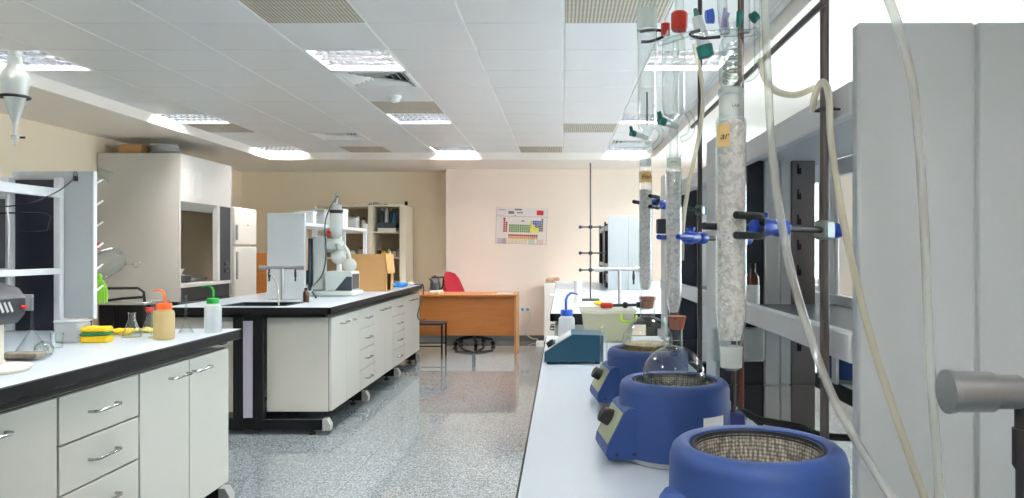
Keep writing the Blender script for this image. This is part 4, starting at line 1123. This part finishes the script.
# ================================================================== DESK CORNER
t = thing('desk', 'orange-brown wooden desk with modesty panel before the back wall', 'desk', (-1.27, 9.65, 0))
MB().box(-.7, .7, -.35, .35, .715, .74, .004).build('desktop', m_wood, t)
MB().box(.672, .697, -.34, .34, 0, .714, .003).build('side_panel', m_woodedge, t)
MB().box(-.697, -.672, -.34, .34, 0, .714, .003).build('side_panel', m_wood, t)
MB().box(-.67, .67, -.29, -.272, .225, .714, .002).build('modesty_panel', m_wood, t)
t = thing('office_chair', 'crimson swivel chair turned sideways behind the desk', 'chair', (-1.21, 10.22, 0), -.4)
for k in range(5):
    a = 2*PI*k/5+.3; d = Vector((math.cos(a), math.sin(a), 0))
    MB().tube([d*.03+Vector((0, 0, .115)), d*.15+Vector((0, 0, .1)), d*.27+Vector((0, 0, .075))], [.024, .02, .015], n=8).build('base_leg', m_rubber, t)
    MB().cyl(d*.27+Vector((0, 0, .03))+Vector((-d.y, d.x, 0))*-.02, d*.27+Vector((0, 0, .03))+Vector((-d.y, d.x, 0))*.02, .03, n=14).build('caster', m_rubber, t)
MB().cyl((0, 0, .1), (0, 0, .44), .025, n=14).build('gas_column', m_rubber, t)
MB().box(-.23, .23, -.24, .24, .44, .52, .035).build('seat', m_redfab, t)
bk = MB(); n = 10; 
vs = []; fs = []
for side in (0, 1):
    for i in range(n+1):
        u = i/n
        z = .55+.45*u; x = -.30-.16*u+.14*(u-.5)**2*1.0-(.028 if side else -.028)*math.sin(PI*min(1, .15+u*.85)) 
        w = .23*(1-.35*max(0, u-.45)**1.2/.55)
        if u > .9: w *= .82
        for j in range(9):
            v = -1+2*j/8
            vs.append((x-.05*v*v*(-1), w*v, z-.03*v*v*(u > .85)))
def id_(s, i, j): return s*(n+1)*9+i*9+j
for i in range(n):
    for j in range(8):
        fs.append([id_(0, i, j), id_(0, i, j+1), id_(0, i+1, j+1), id_(0, i+1, j)])
        fs.append([id_(1, i, j), id_(1, i+1, j), id_(1, i+1, j+1), id_(1, i, j+1)])
for i in range(n):
    for j in (0, 8): fs.append([id_(0, i, j), id_(0, i+1, j), id_(1, i+1, j), id_(1, i, j)])
for j in range(8):
    for i in (0, n): fs.append([id_(0, i, j), id_(0, i, j+1), id_(1, i, j+1), id_(1, i, j)])
bk._add(vs, fs); bk.build('backrest', m_redfab, t)
MB().tube([(-.1, 0, .45), (-.3, 0, .46), (-.36, 0, .56), (-.37, 0, .7)], .02, n=8, smooth=4).build('back_bracket', m_rubber, t)
t = thing('stool', 'low black metal stool between island and desk', 'stool', (-1.62, 9.05, 0))
MB().box(-.2, .2, -.17, .17, .4, .425, .006).build('seat', m_rubber, t)
for sx in (-1, 1):
    for sy in (-1, 1): MB().cyl((sx*.185, sy*.155, 0), (sx*.185, sy*.155, .4), .011, n=8).build('leg', m_frame, t)
MB().tube([(-.185, -.155, .15), (.185, -.155, .15)], .008, n=8).tube([(-.185, .155, .15), (.185, .155, .15)], .008, n=8).build('stretcher', m_frame, t)
t = thing('kettle', 'steel and black electric kettle on the desk', 'kettle', (ax(435, 9.7), 9.7, .74))
MB().lathe([(0, 0), (.075, 0), (.078, .02), (.072, .025)], n=24).build('base', m_rubber, t)
MB().lathe([(.072, .025), (.07, .03), (.062, .13), (.055, .185), (.05, .19), (0, .19)], n=24).build('body', m_darksteel, t)
MB().lathe([(0, .19), (.05, .19), (.045, .215), (.012, .22), (.01, .235), (0, .235)], n=20).build('lid', m_rubber, t)
MB().tube([(.045, 0, .2), (.1, 0, .205), (.115, 0, .16), (.1, 0, .08), (.07, 0, .05)], .011, n=8, smooth=4).build('handle', m_rubber, t)
MB().prism([(-.05, .15), (-.085, .19), (-.08, .195), (-.048, .188)], 'y', -.016, .016).build('spout', m_chrome, t)
b = MB()
for k in range(10): b.ball((random.uniform(-.1, .1), random.uniform(-.04, .04), .022), random.uniform(.025, .04), 9, sz=.75)
o = b.build('plastic_bag', m_bagwhite, loc=(ax(439, 9.45), 9.45, .742)); tag(o, 'crumpled pale bag in front of the kettle on the desk', 'bag')
o = MB().box(-.1, .1, -.14, .14, 0, .008, .001).build('paper_stack', m_label, loc=(ax(505, 9.55), 9.55, .74)); tag(o, 'stack of white papers at the right end of the desk', 'papers')
o = MB().tube([(-1.7, 8.5, .9075), (-1.625, 8.56, .9075), (-1.603, 8.58, .9), (-1.595, 8.58, .86), (-1.59, 8.54, .8), (-1.60, 8.3, .62), (-1.595, 8.25, .55), (-1.585, 8.4, .51), (-1.58, 8.62, .5)], .006, n=8, smooth=5).build('cable', m_rubber)
tag(o, 'black cable looping off the far end of the island', 'cable')

# ================================================================== BOOKCASE
t = thing('bookcase', 'cream open bookcase against the back wall behind the island', 'bookcase', (-2.9, 10.85, 0))
BX0, BX1, BT, BY0, BY1 = -3.50, -2.28, 1.93, 10.5, 11.0
d = 10.5
xu = ax(370, d)
for x0, x1 in ((BX0, BX0+.03), (xu-.03, xu+.03), (BX1-.01, BX1+.08)):
    MB().box(x0, x1, BY0, BY1, 0, BT, .003).build('upright', m_cream, t, world=True)
shz = [az(y, d) for y in (205, 231.5, 257.5, 285)]+[.35, .05]
for k, z in enumerate(shz):
    MB().box(BX0+.03, xu-.03, BY0+.004, BY1-.02, z-.02, z, .002).box(xu+.03, BX1-.01, BY0+.004, BY1-.02, z-.02, z, .002).build('shelf', m_cream, t, world=True)
MB().box(BX0+.03, BX1-.01, BY1-.015, BY1-.002, .05, BT-.02).build('back_board', m_brownback, t, world=True)
o = MB().cyl((-2.6, 10.56, BT+.031), (ax(406, 10.56), 10.56, BT+.031), .012, n=10).build('curtain_pole', m_cream)
tag(o, 'cream pole lying along the top of the bookcase', 'pole')
MB().cyl((ax(405, 10.56), 10.56, BT+.031), (ax(407.5, 10.56), 10.56, BT+.031), .03, n=12).build('end_stop', m_rubber, o)
o = MB().lathe([(0, 0), (.06, 0), (.06, .05), (.05, .06), (0, .06)], n=16).ball((.13, 0, .031), .03, 10).ball((-.1, .02, .031), .03, 10).build('glass_dishes', m_glassF, loc=(ax(377, 10.75), 10.75, BT)); tag(o, 'pale glass dishes on top of the bookcase', 'dish')
# contents
boxz = shz
def shelf_row(y, xs, what):
    for k, (x, w, h, mat, kind) in enumerate(xs):
        where = what % (ORD[k] if k < 8 else 'last')
        if kind == 'box':
            tt = thing('storage_box', 'box '+where, 'box', (x, y, 0)); return_ = None
        yield k, x, w, h, mat, kind, where
rows = [
 (shz[1], (-2.61, -2.37), [(.05, .2, m_instrdark, 'jar'), (.045, .24, m_paleplate, 'bottle'), (.05, .2, m_instrdark, 'bottle'), (.04, .16, m_skyblue, 'bottle')], 'standing on the blue crate in the right bookcase column'),
 (shz[2], (-2.66, -2.31), [(.05, .12, m_amber, 'jar'), (.04, .11, m_yellow, 'jar'), (.045, .12, m_creamcont, 'jar'), (.04, .1, m_label, 'jar'), (.04, .12, m_brownbag, 'jar')], 'on the second shelf of the right bookcase column'),
 (shz[1], (ax(345, 10.7), ax(366, 10.7)), [(.08, .18, m_brownback, 'jar'), (.05, .24, m_amber, 'bottle'), (.05, .22, m_cap, 'bottle'), (.05, .2, m_paleplate, 'jar')], 'on the top shelf of the left bookcase column'),
 (shz[2], (ax(330, 10.7), ax(366, 10.7)), [(.05, .16, m_paleplate, 'jar'), (.05, .18, m_label, 'bottle'), (.05, .1, m_label, 'jar'), (.05, .14, m_cap, 'bottle')], 'on the second shelf of the left bookcase column')]
for ri, (z, (xa, xb), items, where) in enumerate(rows):
    n = len(items); zb = z+(.1325 if ri == 0 else .0012)
    for k, (r, h, mat, kd) in enumerate(items):
        x = xa+(xb-xa)*(k+.5)/n
        r = min(r, (xb-xa)/n/2-.004)
        nm = {m_amber: 'amber', m_yellow: 'yellow', m_label: 'white', m_paleplate: 'pale', m_instrdark: 'dark', m_skyblue: 'blue', m_creamcont: 'cream', m_brownbag: 'brown', m_brownback: 'brown', m_cap: 'grey'}[mat]
        bottle('reagent_bottle' if kd == 'bottle' else 'sample_jar', '%s %s, %s from left %s' % (nm, kd, ORD[k], where), kd, (x, 10.7, zb), r, h, mat, m_rubber if k % 2 else m_label, group='containers '+where)
t = thing('crate', 'blue crate on the top right bookcase shelf', 'crate', (-2.49, 10.7, shz[1]+.001))
MB().box(-.13, .13, -.12, .12, 0, .05, .004).build('pale_base', m_label, t)
MB().box(-.128, .128, -.115, .115, .0505, .13, .006).build('bin', m_instrdark, t)

# ================================================================== ISLAND ITEMS
# rotary evaporator
t = thing('rotary_evaporator', 'grey rotary evaporator with tall glass condenser on the island', 'rotary evaporator', (-1.98, 6.55, .9))
MB().box(-.2, .2, -.15, .15, 0, .045, .012).build('base', m_instr, t)
MB().prism([(-.06, .046), (.165, .046), (.165, .2), (.15, .215), (-.06, .215)], 'y', -.12, .12).build('heating_bath', m_instr, t)
MB().prism([(.02, .05), (.167, .05), (.167, .17), (.12, .17)], 'y', -.1225, -.1195).box(.1655, .168, -.1, .1, .06, .19).build('control_panel', m_instrdark, t)
MB().box(-.2, -.1, -.05, .05, .045, .52, .01).build('lift_column', m_instr, t)
MB().box(-.12, .06, -.045, .045, .38, .5, .03).build('drive_head', m_instr, t)
c = Vector((.0, -.02, 0))
MB().lathe([(0, .5), (.03, .5), (.052, .53), (.055, .56), (.055, .75), (.045, .79), (.016, .81), (.014, .86), (.02, .87), (.02, .89), (0, .9)], c, n=22).build('condenser', m_glassF, t)
MB().tube([(.035*math.cos(a), -.02+.035*math.sin(a), .54+.22*a/(10*PI)) for a in [10*PI*k/90 for k in range(91)]], .006, n=6).build('coil', m_glassW, t)
MB().lathe([(.056, .72), (.057, .74)], c, n=22).lathe([(.056, .735), (.061, .735), (.061, .75), (.056, .75)], c, n=22).build('clamp_band', m_rubber, t)
MB().ball((.03, -.05, .34), .065, 18).tube([(.03, -.05, .4), (.02, -.04, .45)], .02, n=10).build('receiving_flask', m_glassF, t)
MB().tube([(.06, 0, .44), (.1, -.01, .39), (.12, -.02, .32)], .018, n=10).ball((.12, -.02, .27), .06, 16).build('evaporating_flask', m_glassW, t)
MB().lathe([(0, 0), (.02, 0), (.02, .02), (0, .02)], (-.05, -.05, .55), axis=(0, -1, 0)).build('red_valve', m_red, t)
MB().box(-.22, -.205, -.1, .08, .046, .5, .004).build('dark_cover', m_instrdark, t)
o = MB().tube([at(338, 196, 6.5), at(330, 208, 6.45), at(325, 225, 6.42), at(326, 255, 6.4), at(322, 275, 6.38), at(312, 288, 6.2), (-2.02, 6.12, .906)], .006, n=8, smooth=5).build('hose', m_darkplastic); tag(o, 'thin grey hose looping from the evaporator to the sink', 'hose')
o = MB().tube([(-2.24, 5.7, 1.12), (-2.2, 5.67, 1.1), (-2.14, 5.6, 1.03), (-2.115, 5.55, .95), (-2.09, 5.5, .88), (-2.08, 5.48, .83)], .0065, n=8, smooth=5).build('hose', m_tubingY); tag(o, 'pale hose hanging from the island tap into the sink', 'hose')
bottle('reagent_bottle', 'small dark brown bottle at the near edge of the island by the sink', 'bottle', (ax(306, 5.72), 5.72, .9), .022, .11, m_amber, m_rubber)
# cardboard box
t = thing('cardboard_box', 'brown cardboard box with side cut-out on the island', 'box', (-1.9, 7.35, .9))
x0, x1, h = -.24, .2, .355
b = MB()
b.box(x0, x1, -.16, -.156, 0, h).box(x0, x1, .156, .16, 0, h).box(x0, x0+.004, -.16, .16, 0, h).box(x0, x1, -.16, .16, 0, .004)
b.build('carton', m_card, t, smooth=False)
b = MB().box(x1-.004, x1, -.16, .16, .17, h).box(x1-.004, x1, -.16, -.11, 0, .17).box(x1-.004, x1, .05, .16, 0, .17)
b.build('cut_side', m_cardlight, t, smooth=False)
MB().box(x1, x1+.006, -.15, .16, .17, h+.01, rot=Matrix.Rotation(-.12, 3, 'Y')).build('flap', m_cardlight, t, smooth=False)
MB().box(x0, x1, -.16, .16, h, h+.004).build('lid', m_card, t, smooth=False)
t = thing('weighing_scale', 'small white scale at the far end of the island', 'scale', (-1.86, 8.05, .9))
MB().box(-.1, .1, -.12, .12, 0, .05, .012).build('body', m_hoodwhite, t)
MB().lathe([(0, .05), (.02, .05), (.02, .06), (.075, .062), (.075, .068), (0, .068)], (0, .02, 0)).build('pan', m_steel, t)
b = MB()
for k in range(7): b.ball((random.uniform(-.06, .06), random.uniform(-.05, .05), .025), random.uniform(.025, .04), 9, sz=.8)
o = b.build('blue_bag', m_skyblue, loc=(-1.72, 7.85, .908)); tag(o, 'crumpled bright blue bag on the island before the desk', 'bag')
b = MB()
for k in range(7): b.ball((random.uniform(-.07, .07), random.uniform(-.05, .05), .022), random.uniform(.025, .036), 9, sz=.8)
o = b.build('plastic_bag', m_bagwhite, loc=(-1.72, 8.2, .908)); tag(o, 'crumpled white bag at the far end of the island', 'bag')
# boxes/jars on the island shelf
for k, (y, w, h, mat, nm) in enumerate(((6.3, .08, .1, m_label, 'white'), (6.6, .1, .13, m_paleplate, 'pale grey'), (7.2, .16, .17, m_hoodwhite, 'large white'), (7.6, .12, .1, m_cap, 'grey'))):
    t = thing('storage_box', '%s box, %s from the near end of the island shelf' % (nm, ORD[k]), 'box', (-2.17, y, 1.5262), group='boxes on the island shelf')
    MB().box(-.08, .08, -w/2, w/2, 0, h*.8, .003).build('carton', mat, t)
    MB().box(-.083, .083, -w/2-.003, w/2+.003, h*.8, h, .003).build('lid', mat, t)

# ================================================================== FUME HOOD AND FRIDGE
HX, HY0, HY1, HZ = -3.9, 7.6, 8.8, 2.29
t = thing('fume_hood', 'tall grey fume hood with dark open chamber against the left wall', 'fume hood', (-4.32, 8.2, 0))
B = -4.745
MB().box(B, HX, HY0, HY0+.03, .77, HZ, .004).build('side_panel', m_hood, t, world=True)
MB().box(B, HX, HY1-.03, HY1, .77, HZ, .004).build('side_panel', m_hood, t, world=True)
MB().box(B, HX-.02, HY0+.03, HY1-.03, HZ-.02, HZ).build('roof', m_hood, t, world=True)
MB().box(HX-.03, HX-.002, HY0+.03, HY1-.03, 1.8, HZ-.001, .003).build('header_panel', m_hoodwhite, t, world=True)
MB().prism([(HX-.002, 1.8), (HX-.03, 1.8), (HX-.13, 1.72), (HX-.1, 1.72)], 'y', HY0+.03, HY1-.03).build('sash_rail', m_hood, t, world=True)
MB().box(B, B+.01, HY0+.03, HY1-.03, .9, HZ-.02).box(B+.01, HX-.14, HY0+.031, HY0+.036, .95, 1.8).box(B+.01, HX-.14, HY1-.036, HY1-.031, .95, 1.8).build('inner_lining', m_hooddark, t, world=True)
MB().box(B, HX, HY0+.03, HY1-.03, .91, .95, .004).build('work_surface', m_hoodwhite, t, world=True)
MB().box(B, HX-.02, HY0+.03, HY1-.03, .77, .91).build('apron', m_darkgrey, t, world=True)
po = MB().box(HX-.06, HX-.004, 8.5, HY1-.03, .951, 1.8, .003).build('control_post', m_darkgrey, t, world=True)
MB().box(HX-.06, HX-.001, 8.44, 8.498, .951, 1.8, .003).build('sash_track', m_hoodwhite, t, world=True)
for z in (1.06, 1.14):
    MB().lathe([(0, 0), (.03, 0), (.03, .012), (.02, .014), (.018, .035), (0, .036)], (HX-.003, 8.63, z), axis=(1, 0, 0), n=18).build('valve_knob', m_chrome, po, world=True)
MB().box(B+.02, HX-.03, HY0+.01, HY1-.01, .08, .769).box(B+.05, HX-.08, HY0+.03, HY1-.03, 0, .08).build('base_unit', m_frame, t, world=True)
for y0 in (HY0+.015, (HY0+HY1)/2+.003):
    dd = MB().box(HX-.029, HX-.012, y0, y0+.58, .1, .76, .003).build('base_door', m_darkgrey, t, world=True)
for k, y in enumerate((7.74, 7.97)):
    o = MB().box(HX-.001, HX+.001, y-.09, y+.09, 1.86, 2.14).build('notice_sheet', m_label); tag(o, 'white paper notice taped on the fume hood front, %s' % ('left one' if k == 0 else 'right one'), 'notice')
t = thing('hot_plate', 'dark hot plate inside the fume hood', 'hot plate', (-4.12, 7.95, .9512))
MB().box(-.11, .11, -.11, .11, .008, .08, .008).build('body', m_darkplastic, t)
MB().lathe([(0, .08), (.09, .08), (.09, .09), (0, .09)]).build('plate', m_steel, t)
for sx in (-.08, .08):
    for sy in (-.08, .08): MB().lathe([(0, 0), (.012, 0), (.012, .009), (0, .009)], (sx, sy, 0)).build('foot', m_rubber, t)
t = thing('basin', 'white basin on the hot plate in the fume hood', 'basin', (-4.12, 7.95, 1.0424))
MB().lathe([(0, 0), (.05, 0), (.08, .05), (.088, .052), (.083, .056), (.046, .006), (0, .006)], n=24).build('bowl', m_hoodwhite, t)
o = MB().box(-.06, .06, -.2, .2, 0, .05, .01).build('tool_tray', m_steel, loc=(-4.1, 8.28, .9512)); tag(o, 'steel tray on the fume hood floor right of the hot plate', 'tray')
# bits on the hood roof
o = MB().box(-.12, .12, -.08, .08, 0, .1, .01).build('carton', m_card, loc=(-4.45, 7.75, HZ)); tag(o, 'brown carton on top of the fume hood', 'carton')
o = MB().tube([(.12*math.cos(a), .12*math.sin(a), .03+.004*a) for a in [6*PI*k/60 for k in range(61)]], .018, n=8).build('hose_coil', m_cap, loc=(-4.15, 7.8, HZ-.01)); tag(o, 'coil of grey hose on top of the fume hood', 'hose')
t = thing('jug', 'white plastic jug on top of the fume hood', 'jug', (-4.37, 7.95, HZ))
MB().lathe([(0, 0), (.06, 0), (.06, .1), (.03, .13), (.03, .145), (0, .145)]).build('body', m_hoodwhite, t)
MB().tube([(.055, 0, .09), (.1, 0, .08), (.1, 0, .03), (.06, 0, .02)], .01, n=8, smooth=3).build('handle', m_hoodwhite, t)

t = thing('refrigerator', 'white fridge-freezer beside the fume hood', 'refrigerator', (-4.22, 9.2, 0))
MB().box(-.32, .26, -.32, .32, .03, 1.82, .01).box(-.3, .24, -.3, .3, 0, .03).build('cabinet', m_fridge, t)
d1 = MB().box(.262, .32, -.318, .318, 1.36, 1.815, .012).build('freezer_door', m_fridge, t)
d2 = MB().box(.262, .32, -.318, .318, .06, 1.345, .012).build('fridge_door', m_fridge, t)
MB().box(.322, .345, -.3, -.275, 1.42, 1.6, .006).build('handle', m_cap, d1)
MB().box(.322, .345, -.3, -.275, .95, 1.28, .006).build('handle', m_cap, d2)
MB().box(.3205, .322, .02, .08, 1.6, 1.615).build('badge', m_steel, d1)
o = MB().box(-.07, .07, -.012, .012, 0, 1.26, .002).build('wooden_board', m_wood, loc=(ax(261.5, 10.0), 10.0, .0)); tag(o, 'narrow brown board standing between fridge and island shelf', 'board')

# trolley by the hood
t = thing('trolley', 'steel trolley with black tubular handle beside the fume hood', 'trolley', (-3.9, 6.75, 0))
MB().box(-.28, .24, -.2, .2, .815, .84, .005).box(-.28, .24, -.2, .2, .3, .32, .005).build('tray', m_steel, t)
for sx in (-.26, .22):
    for sy in (-.18, .18): MB().cyl((sx, sy, .05), (sx, sy, .84), .012, n=10).build('leg', m_frame, t); MB().cyl((sx, sy-.012, .03), (sx, sy+.012, .03), .03, n=12).build('caster', m_rubber, t)
MB().tube([(-.26, -.18, .83), (-.26, -.18, .96), (.16, -.18, .965), (.21, -.18, .93), (.22, -.18, .83)], .012, n=10).build('handle', m_rubber, t)
o = MB().tube([(-4.02, 6.6, .853), (-3.9, 6.62, .87), (-3.7, 6.58, .885)], .012, n=8).build('black_hose', m_rubber); tag(o, 'black hose resting across the steel trolley', 'hose')

# ================================================================== LEFT BENCH ITEMS
t = thing('separating_funnel', 'frosted pear-shaped separating funnel hanging at the upper left', 'glassware', at(14, 138, 2.6))
Lz = lambda y: az(y, 2.6)
cx = ax(15, 2.6)
MB().lathe([(.003, Lz(146)), (.005, Lz(135)), (.006, Lz(128)), (.01, Lz(122)), (.024, Lz(108)), (.038, Lz(92)), (.044, Lz(80)), (.04, Lz(73)), (.026, Lz(68)), (.022, Lz(64)), (.022, Lz(57))], (cx, 2.6, 0), n=28).build('body', m_glassW, t, world=True)
MB().cyl((cx-.012, 2.6, Lz(137)), (cx+.012, 2.6, Lz(137)), .006, n=10).build('stopcock', m_glassF, t, world=True)
MB().cyl((cx+.018, 2.6, Lz(137.5)), (cx+.034, 2.6, Lz(137.5)), .004, n=10).build('stopcock_key', m_rubber, t, world=True)
MB().lathe([(0, Lz(58)), (.019, Lz(58)), (.024, Lz(52)), (0, Lz(50))], (cx, 2.6, 0), n=16).build('stopper', m_glassF, t, world=True)
t = thing('retort_stand', 'stand with black ring holding the frosted separating funnel', 'stand', (cx-.17, 2.6, .9))
MB().box(-.18, .0, -.0, .15, 0, .015, .004).build('base', m_darkplastic, t)
MB().cyl((-.01, .01, .015), (-.01, .01, 1.15), .006, n=10).build('rod', m_steel, t)
zr = Lz(97)-.9
MB().tube([(.17+.042*math.cos(a), .042*math.sin(a), zr) for a in [2*PI*k/28 for k in range(28)]], .0055, n=8, closed=True).build('ring', m_rubber, t)
MB().cyl((0, 0, zr), (.128, 0, zr), .005, n=8).build('ring_arm', m_rubber, t)
MB().box(-.02, .02, -.018, .018, zr-.015, zr+.015, .004).build('boss_head', m_teal_cap, t)
MB().lathe([(0, 0), (.009, 0), (.009, .018), (0, .018)], (.115, -.012, zr-.004), axis=(0, -1, 0)).build('screw', m_teal_cap, t)

t = thing('hot_air_stand', 'dark slotted head on a cream pillar cut by the left photo edge', 'lab device', (-1.935, 2.44, .9))
MB().lathe([(0, 0), (.16, 0), (.165, .006), (.165, .012), (.11, .02), (.09, .022), (.09, .034), (0, .036)], n=32).build('base', m_creamplastic, t)
MB().box(.055, .09, -.03, .03, .03, .18, .006).build('pillar', m_creamplastic, t)
hd = MB().prism([(-.13, .17), (.10, .155), (.125, .185), (.128, .24), (.105, .272), (.04, .292), (-.13, .3)], 'y', -.07, .07).build('head', m_darkplastic, t)
for k in range(4):
    MB().box(.124, .1285, -.062+k*.02, -.054+k*.02, .195, .232, rot=Matrix.Rotation(.5, 3, 'X')).build('slot', m_paleplate, hd)
MB().cyl((.118, .055, .21), (.142, .055, .208), .006, n=8).build('red_button', m_red, hd)
t = thing('note_slab', 'flat grey mat with speckled cover lying by the cream pillar base', 'slab', (-1.99, 2.76, .9))
MB().box(-.1, .05, -.05, .08, 0, .01, .002).build('mat', m_greymat, t)
MB().box(-.03, .1, -.09, -.03, .0105, .03, .004, rot=Matrix.Rotation(.1, 3, 'Z')).build('speckled_cover', m_marble, t)

def inv_funnel(label, loc, r, h, sh):
    t = thing('glass_funnel', label, 'funnel', loc)
    MB().lathe([(r, 0), (r*.98, .004), (.006, h)], n=24).build('cone', m_glass, t)
    MB().lathe([(.006, h), (.005, h+sh), (.0035, h+sh)], n=12).build('stem', m_glass, t)
    return t
inv_funnel('upturned glass funnel with long stem at the far left of the bench', (ax(32, 2.92), 2.92, .9), .058, .088, .125)
inv_funnel('upturned small glass funnel between the two wash bottles', (ax(186, 3.6), 3.6, .9), .034, .05, .13)
t = thing('small_flask', 'small round glass flask lying beside the upturned funnel', 'flask', (ax(44, 2.75), 2.75, .9))
MB().ball((0, 0, .032), .032, 20).tube([(.02, -.02, .038), (.05, -.06, .046)], .009, n=12, cap=False).build('bulb', m_glass, t)
o = MB().lathe([(0, 0), (.02, 0), (.021, .003), (.024, .06), (.026, .062)], n=20).build('beaker', m_glass, loc=(ax(57, 3.05), 3.05, .9)); tag(o, 'small clear beaker left of the translucent box', 'beaker')
t = thing('plastic_box', 'translucent white plastic box against the left shelf', 'box', (ax(73, 3.26), 3.26, .9))
MB().box(-.05, .05, -.05, .05, 0, .085, .006).build('box', m_poly, t)
MB().box(-.053, .053, -.053, .053, .0855, .095, .003).build('lid', m_poly, t)
t = thing('sponge', 'yellow sponge with green scourer band in front of the yellow cloth', 'sponge', (ax(97, 3.24), 3.24, .9), .15)
MB().box(-.055, .055, -.035, .035, 0, .03, .006).build('lower_block', m_yellow, t)
MB().box(-.056, .056, -.036, .036, .0302, .043, .004).build('scourer', m_spgreen, t)
MB().box(-.056, .054, -.035, .036, .0432, .068, .008).build('upper_block', m_yellow, t)
b = MB()
for k in range(12): b.ball((-.06+k*.011, random.uniform(-.03, .03), .016), random.uniform(.016, .024), 9, sz=.7)
o = b.build('yellow_cloth', m_yellow, loc=(ax(117, 3.5), 3.5, .901)); tag(o, 'yellow cloth lying behind the sponge', 'cloth')
b = MB()
for k in range(16): b.ball((-.08+k*.011, random.uniform(-.035, .035), .012), random.uniform(.014, .022), 9, sz=.6)
o = b.build('rubber_gloves', m_paley, loc=(ax(140, 3.62), 3.62, .9)); tag(o, 'pale yellow rubber gloves lying behind the conical flask', 'gloves')
def conical(label, loc, R, h, cap=None):
    t = thing('conical_flask', label, 'flask', loc)
    MB().lathe([(0, 0), (R*.95, 0), (R, .006), (R*.97, .014), (R*.36, h*.72), (R*.34, h*.96), (R*.44, h)], n=26).build('body', m_glass, t)
    if cap: MB().lathe([(0, h*.9), (R*.4, h*.9), (R*.52, h*.95), (R*.52, h*1.1), (0, h*1.1)], n=18).build('cap', cap, t)
    return t
conical('clear conical flask in front of the gloves', (ax(132, 3.42), 3.42, .9), .041, .112)
conical('clear conical flask with red cap left of the orange wash bottle', (ax(150, 3.62), 3.62, .9), .036, .11, m_red)
o = MB().lathe([(0, 0), (.026, 0), (.026, .005), (.0145, .007), (.0145, .165), (.018, .168)], n=20).build('measuring_cylinder', m_glass, loc=(ax(154.5, 3.4), 3.4, .9)); tag(o, 'glass measuring cylinder directly left of the orange wash bottle', 'glass cylinder')
wash_bottle('wash bottle of yellowish liquid with orange cap and spout', (ax(164, 3.35), 3.35, .9), .044, .135, m_orange, m_polyY, flip=1, arc=.05)
wash_bottle('translucent wash bottle with green cap at the far bench corner', (ax(213, 3.63), 3.63, .9), .039, .14, m_green, m_poly, flip=1, arc=.05)
# glassware on the drying pegs
t = thing('glass_beaker', 'glass beaker hung on the top drying peg of the left shelf', 'beaker', at(99, 172, 3.84))
MB().lathe([(0, 0), (.024, 0), (.027, .004), (.027, .06), (.03, .064)], (-.01, 0, .0), n=20, axis=(.75, .3, -.35)).build('body', m_glass, t)
t = thing('large_funnel', 'large glass funnel hung sideways on the drying pegs', 'funnel', at(100, 266, 3.9))
MB().lathe([(.012, .11), (.055, .085), (.07, .04), (.07, -.06), (.06, -.075)], (.0, .04, .01), n=26, axis=(.75, .35, .5)).build('bowl', m_glass, t)
MB().tube([(.08, .08, .012), (.12, .1, .012)], .008, n=10).build('stem', m_glass, t)
MB().tube([(.13+.018*math.cos(a), .1, .008+.018*math.sin(a)) for a in [2*PI*k/16 for k in range(16)]], .005, n=8, closed=True).build('stopper_ring', m_glass, t)
o = MB().ball((0, 0, 0), .02, 12).build('red_bulb', m_red, loc=at(96.5, 246, 3.9)); tag(o, 'red rubber bulb behind the edge of the left shelf panel', 'rubber bulb')
b = MB()
for k in range(5):
    b.tube([(-.004*k, 0, .07), (-.02+k*.009, .005*k, .0), (-.024+k*.012, .004*k, -.075-.01*(k % 2))], [.007, .009, .005], n=8, smooth=4)
b.ball((-.008, 0, .06), .018, 10)
o = b.build('rubber_glove', m_limeglove, loc=at(100, 288, 3.88)); tag(o, 'lime green rubber glove hanging behind the left shelf panel', 'glove')

# ================================================================== CAMERA, LIGHT, COLOUR
cam = bpy.data.cameras.new('camera'); co = bpy.data.objects.new('camera', cam); COL.objects.link(co)
co.location = (0, 0, EYE); co.rotation_euler = (PI/2, 0, 0)
cam.sensor_width = 36; cam.lens = F/1024*36
cam.shift_x = -(CX-512)/1024; cam.shift_y = (CY-249)/1024
cam.clip_start = .02
SC.camera = co
w = bpy.data.worlds.new('daylight'); SC.world = w; w.use_nodes = True
bg = w.node_tree.nodes['Background']; bg.inputs['Color'].default_value = (0.86, 0.93, 1.0, 1); bg.inputs['Strength'].default_value = 5.0
for i, (a, b) in enumerate(WIN):
    l = bpy.data.lights.new('window_portal', 'AREA'); l.shape = 'RECTANGLE'; l.size = WZ1-WZ0; l.size_y = b-a
    l.cycles.is_portal = True
    o = bpy.data.objects.new('window_portal', l); COL.objects.link(o); o.location = (XR+.13, (a+b)/2, (WZ0+WZ1)/2); o.rotation_euler = (0, PI/2, 0)
SC.view_settings.view_transform = 'Standard'; SC.view_settings.look = 'None'; SC.view_settings.gamma = 1; SC.view_settings.use_curve_mapping = False
SC.view_settings.exposure = 1.88
cy = SC.cycles
cy.use_denoising = True; cy.denoiser = 'OPENIMAGEDENOISE'
cy.max_bounces = 10; cy.transparent_max_bounces = 40; cy.diffuse_bounces = 4; cy.glossy_bounces = 5; cy.transmission_bounces = 8
cy.caustics_reflective = False; cy.caustics_refractive = False
cy.sample_clamp_indirect = 6.0
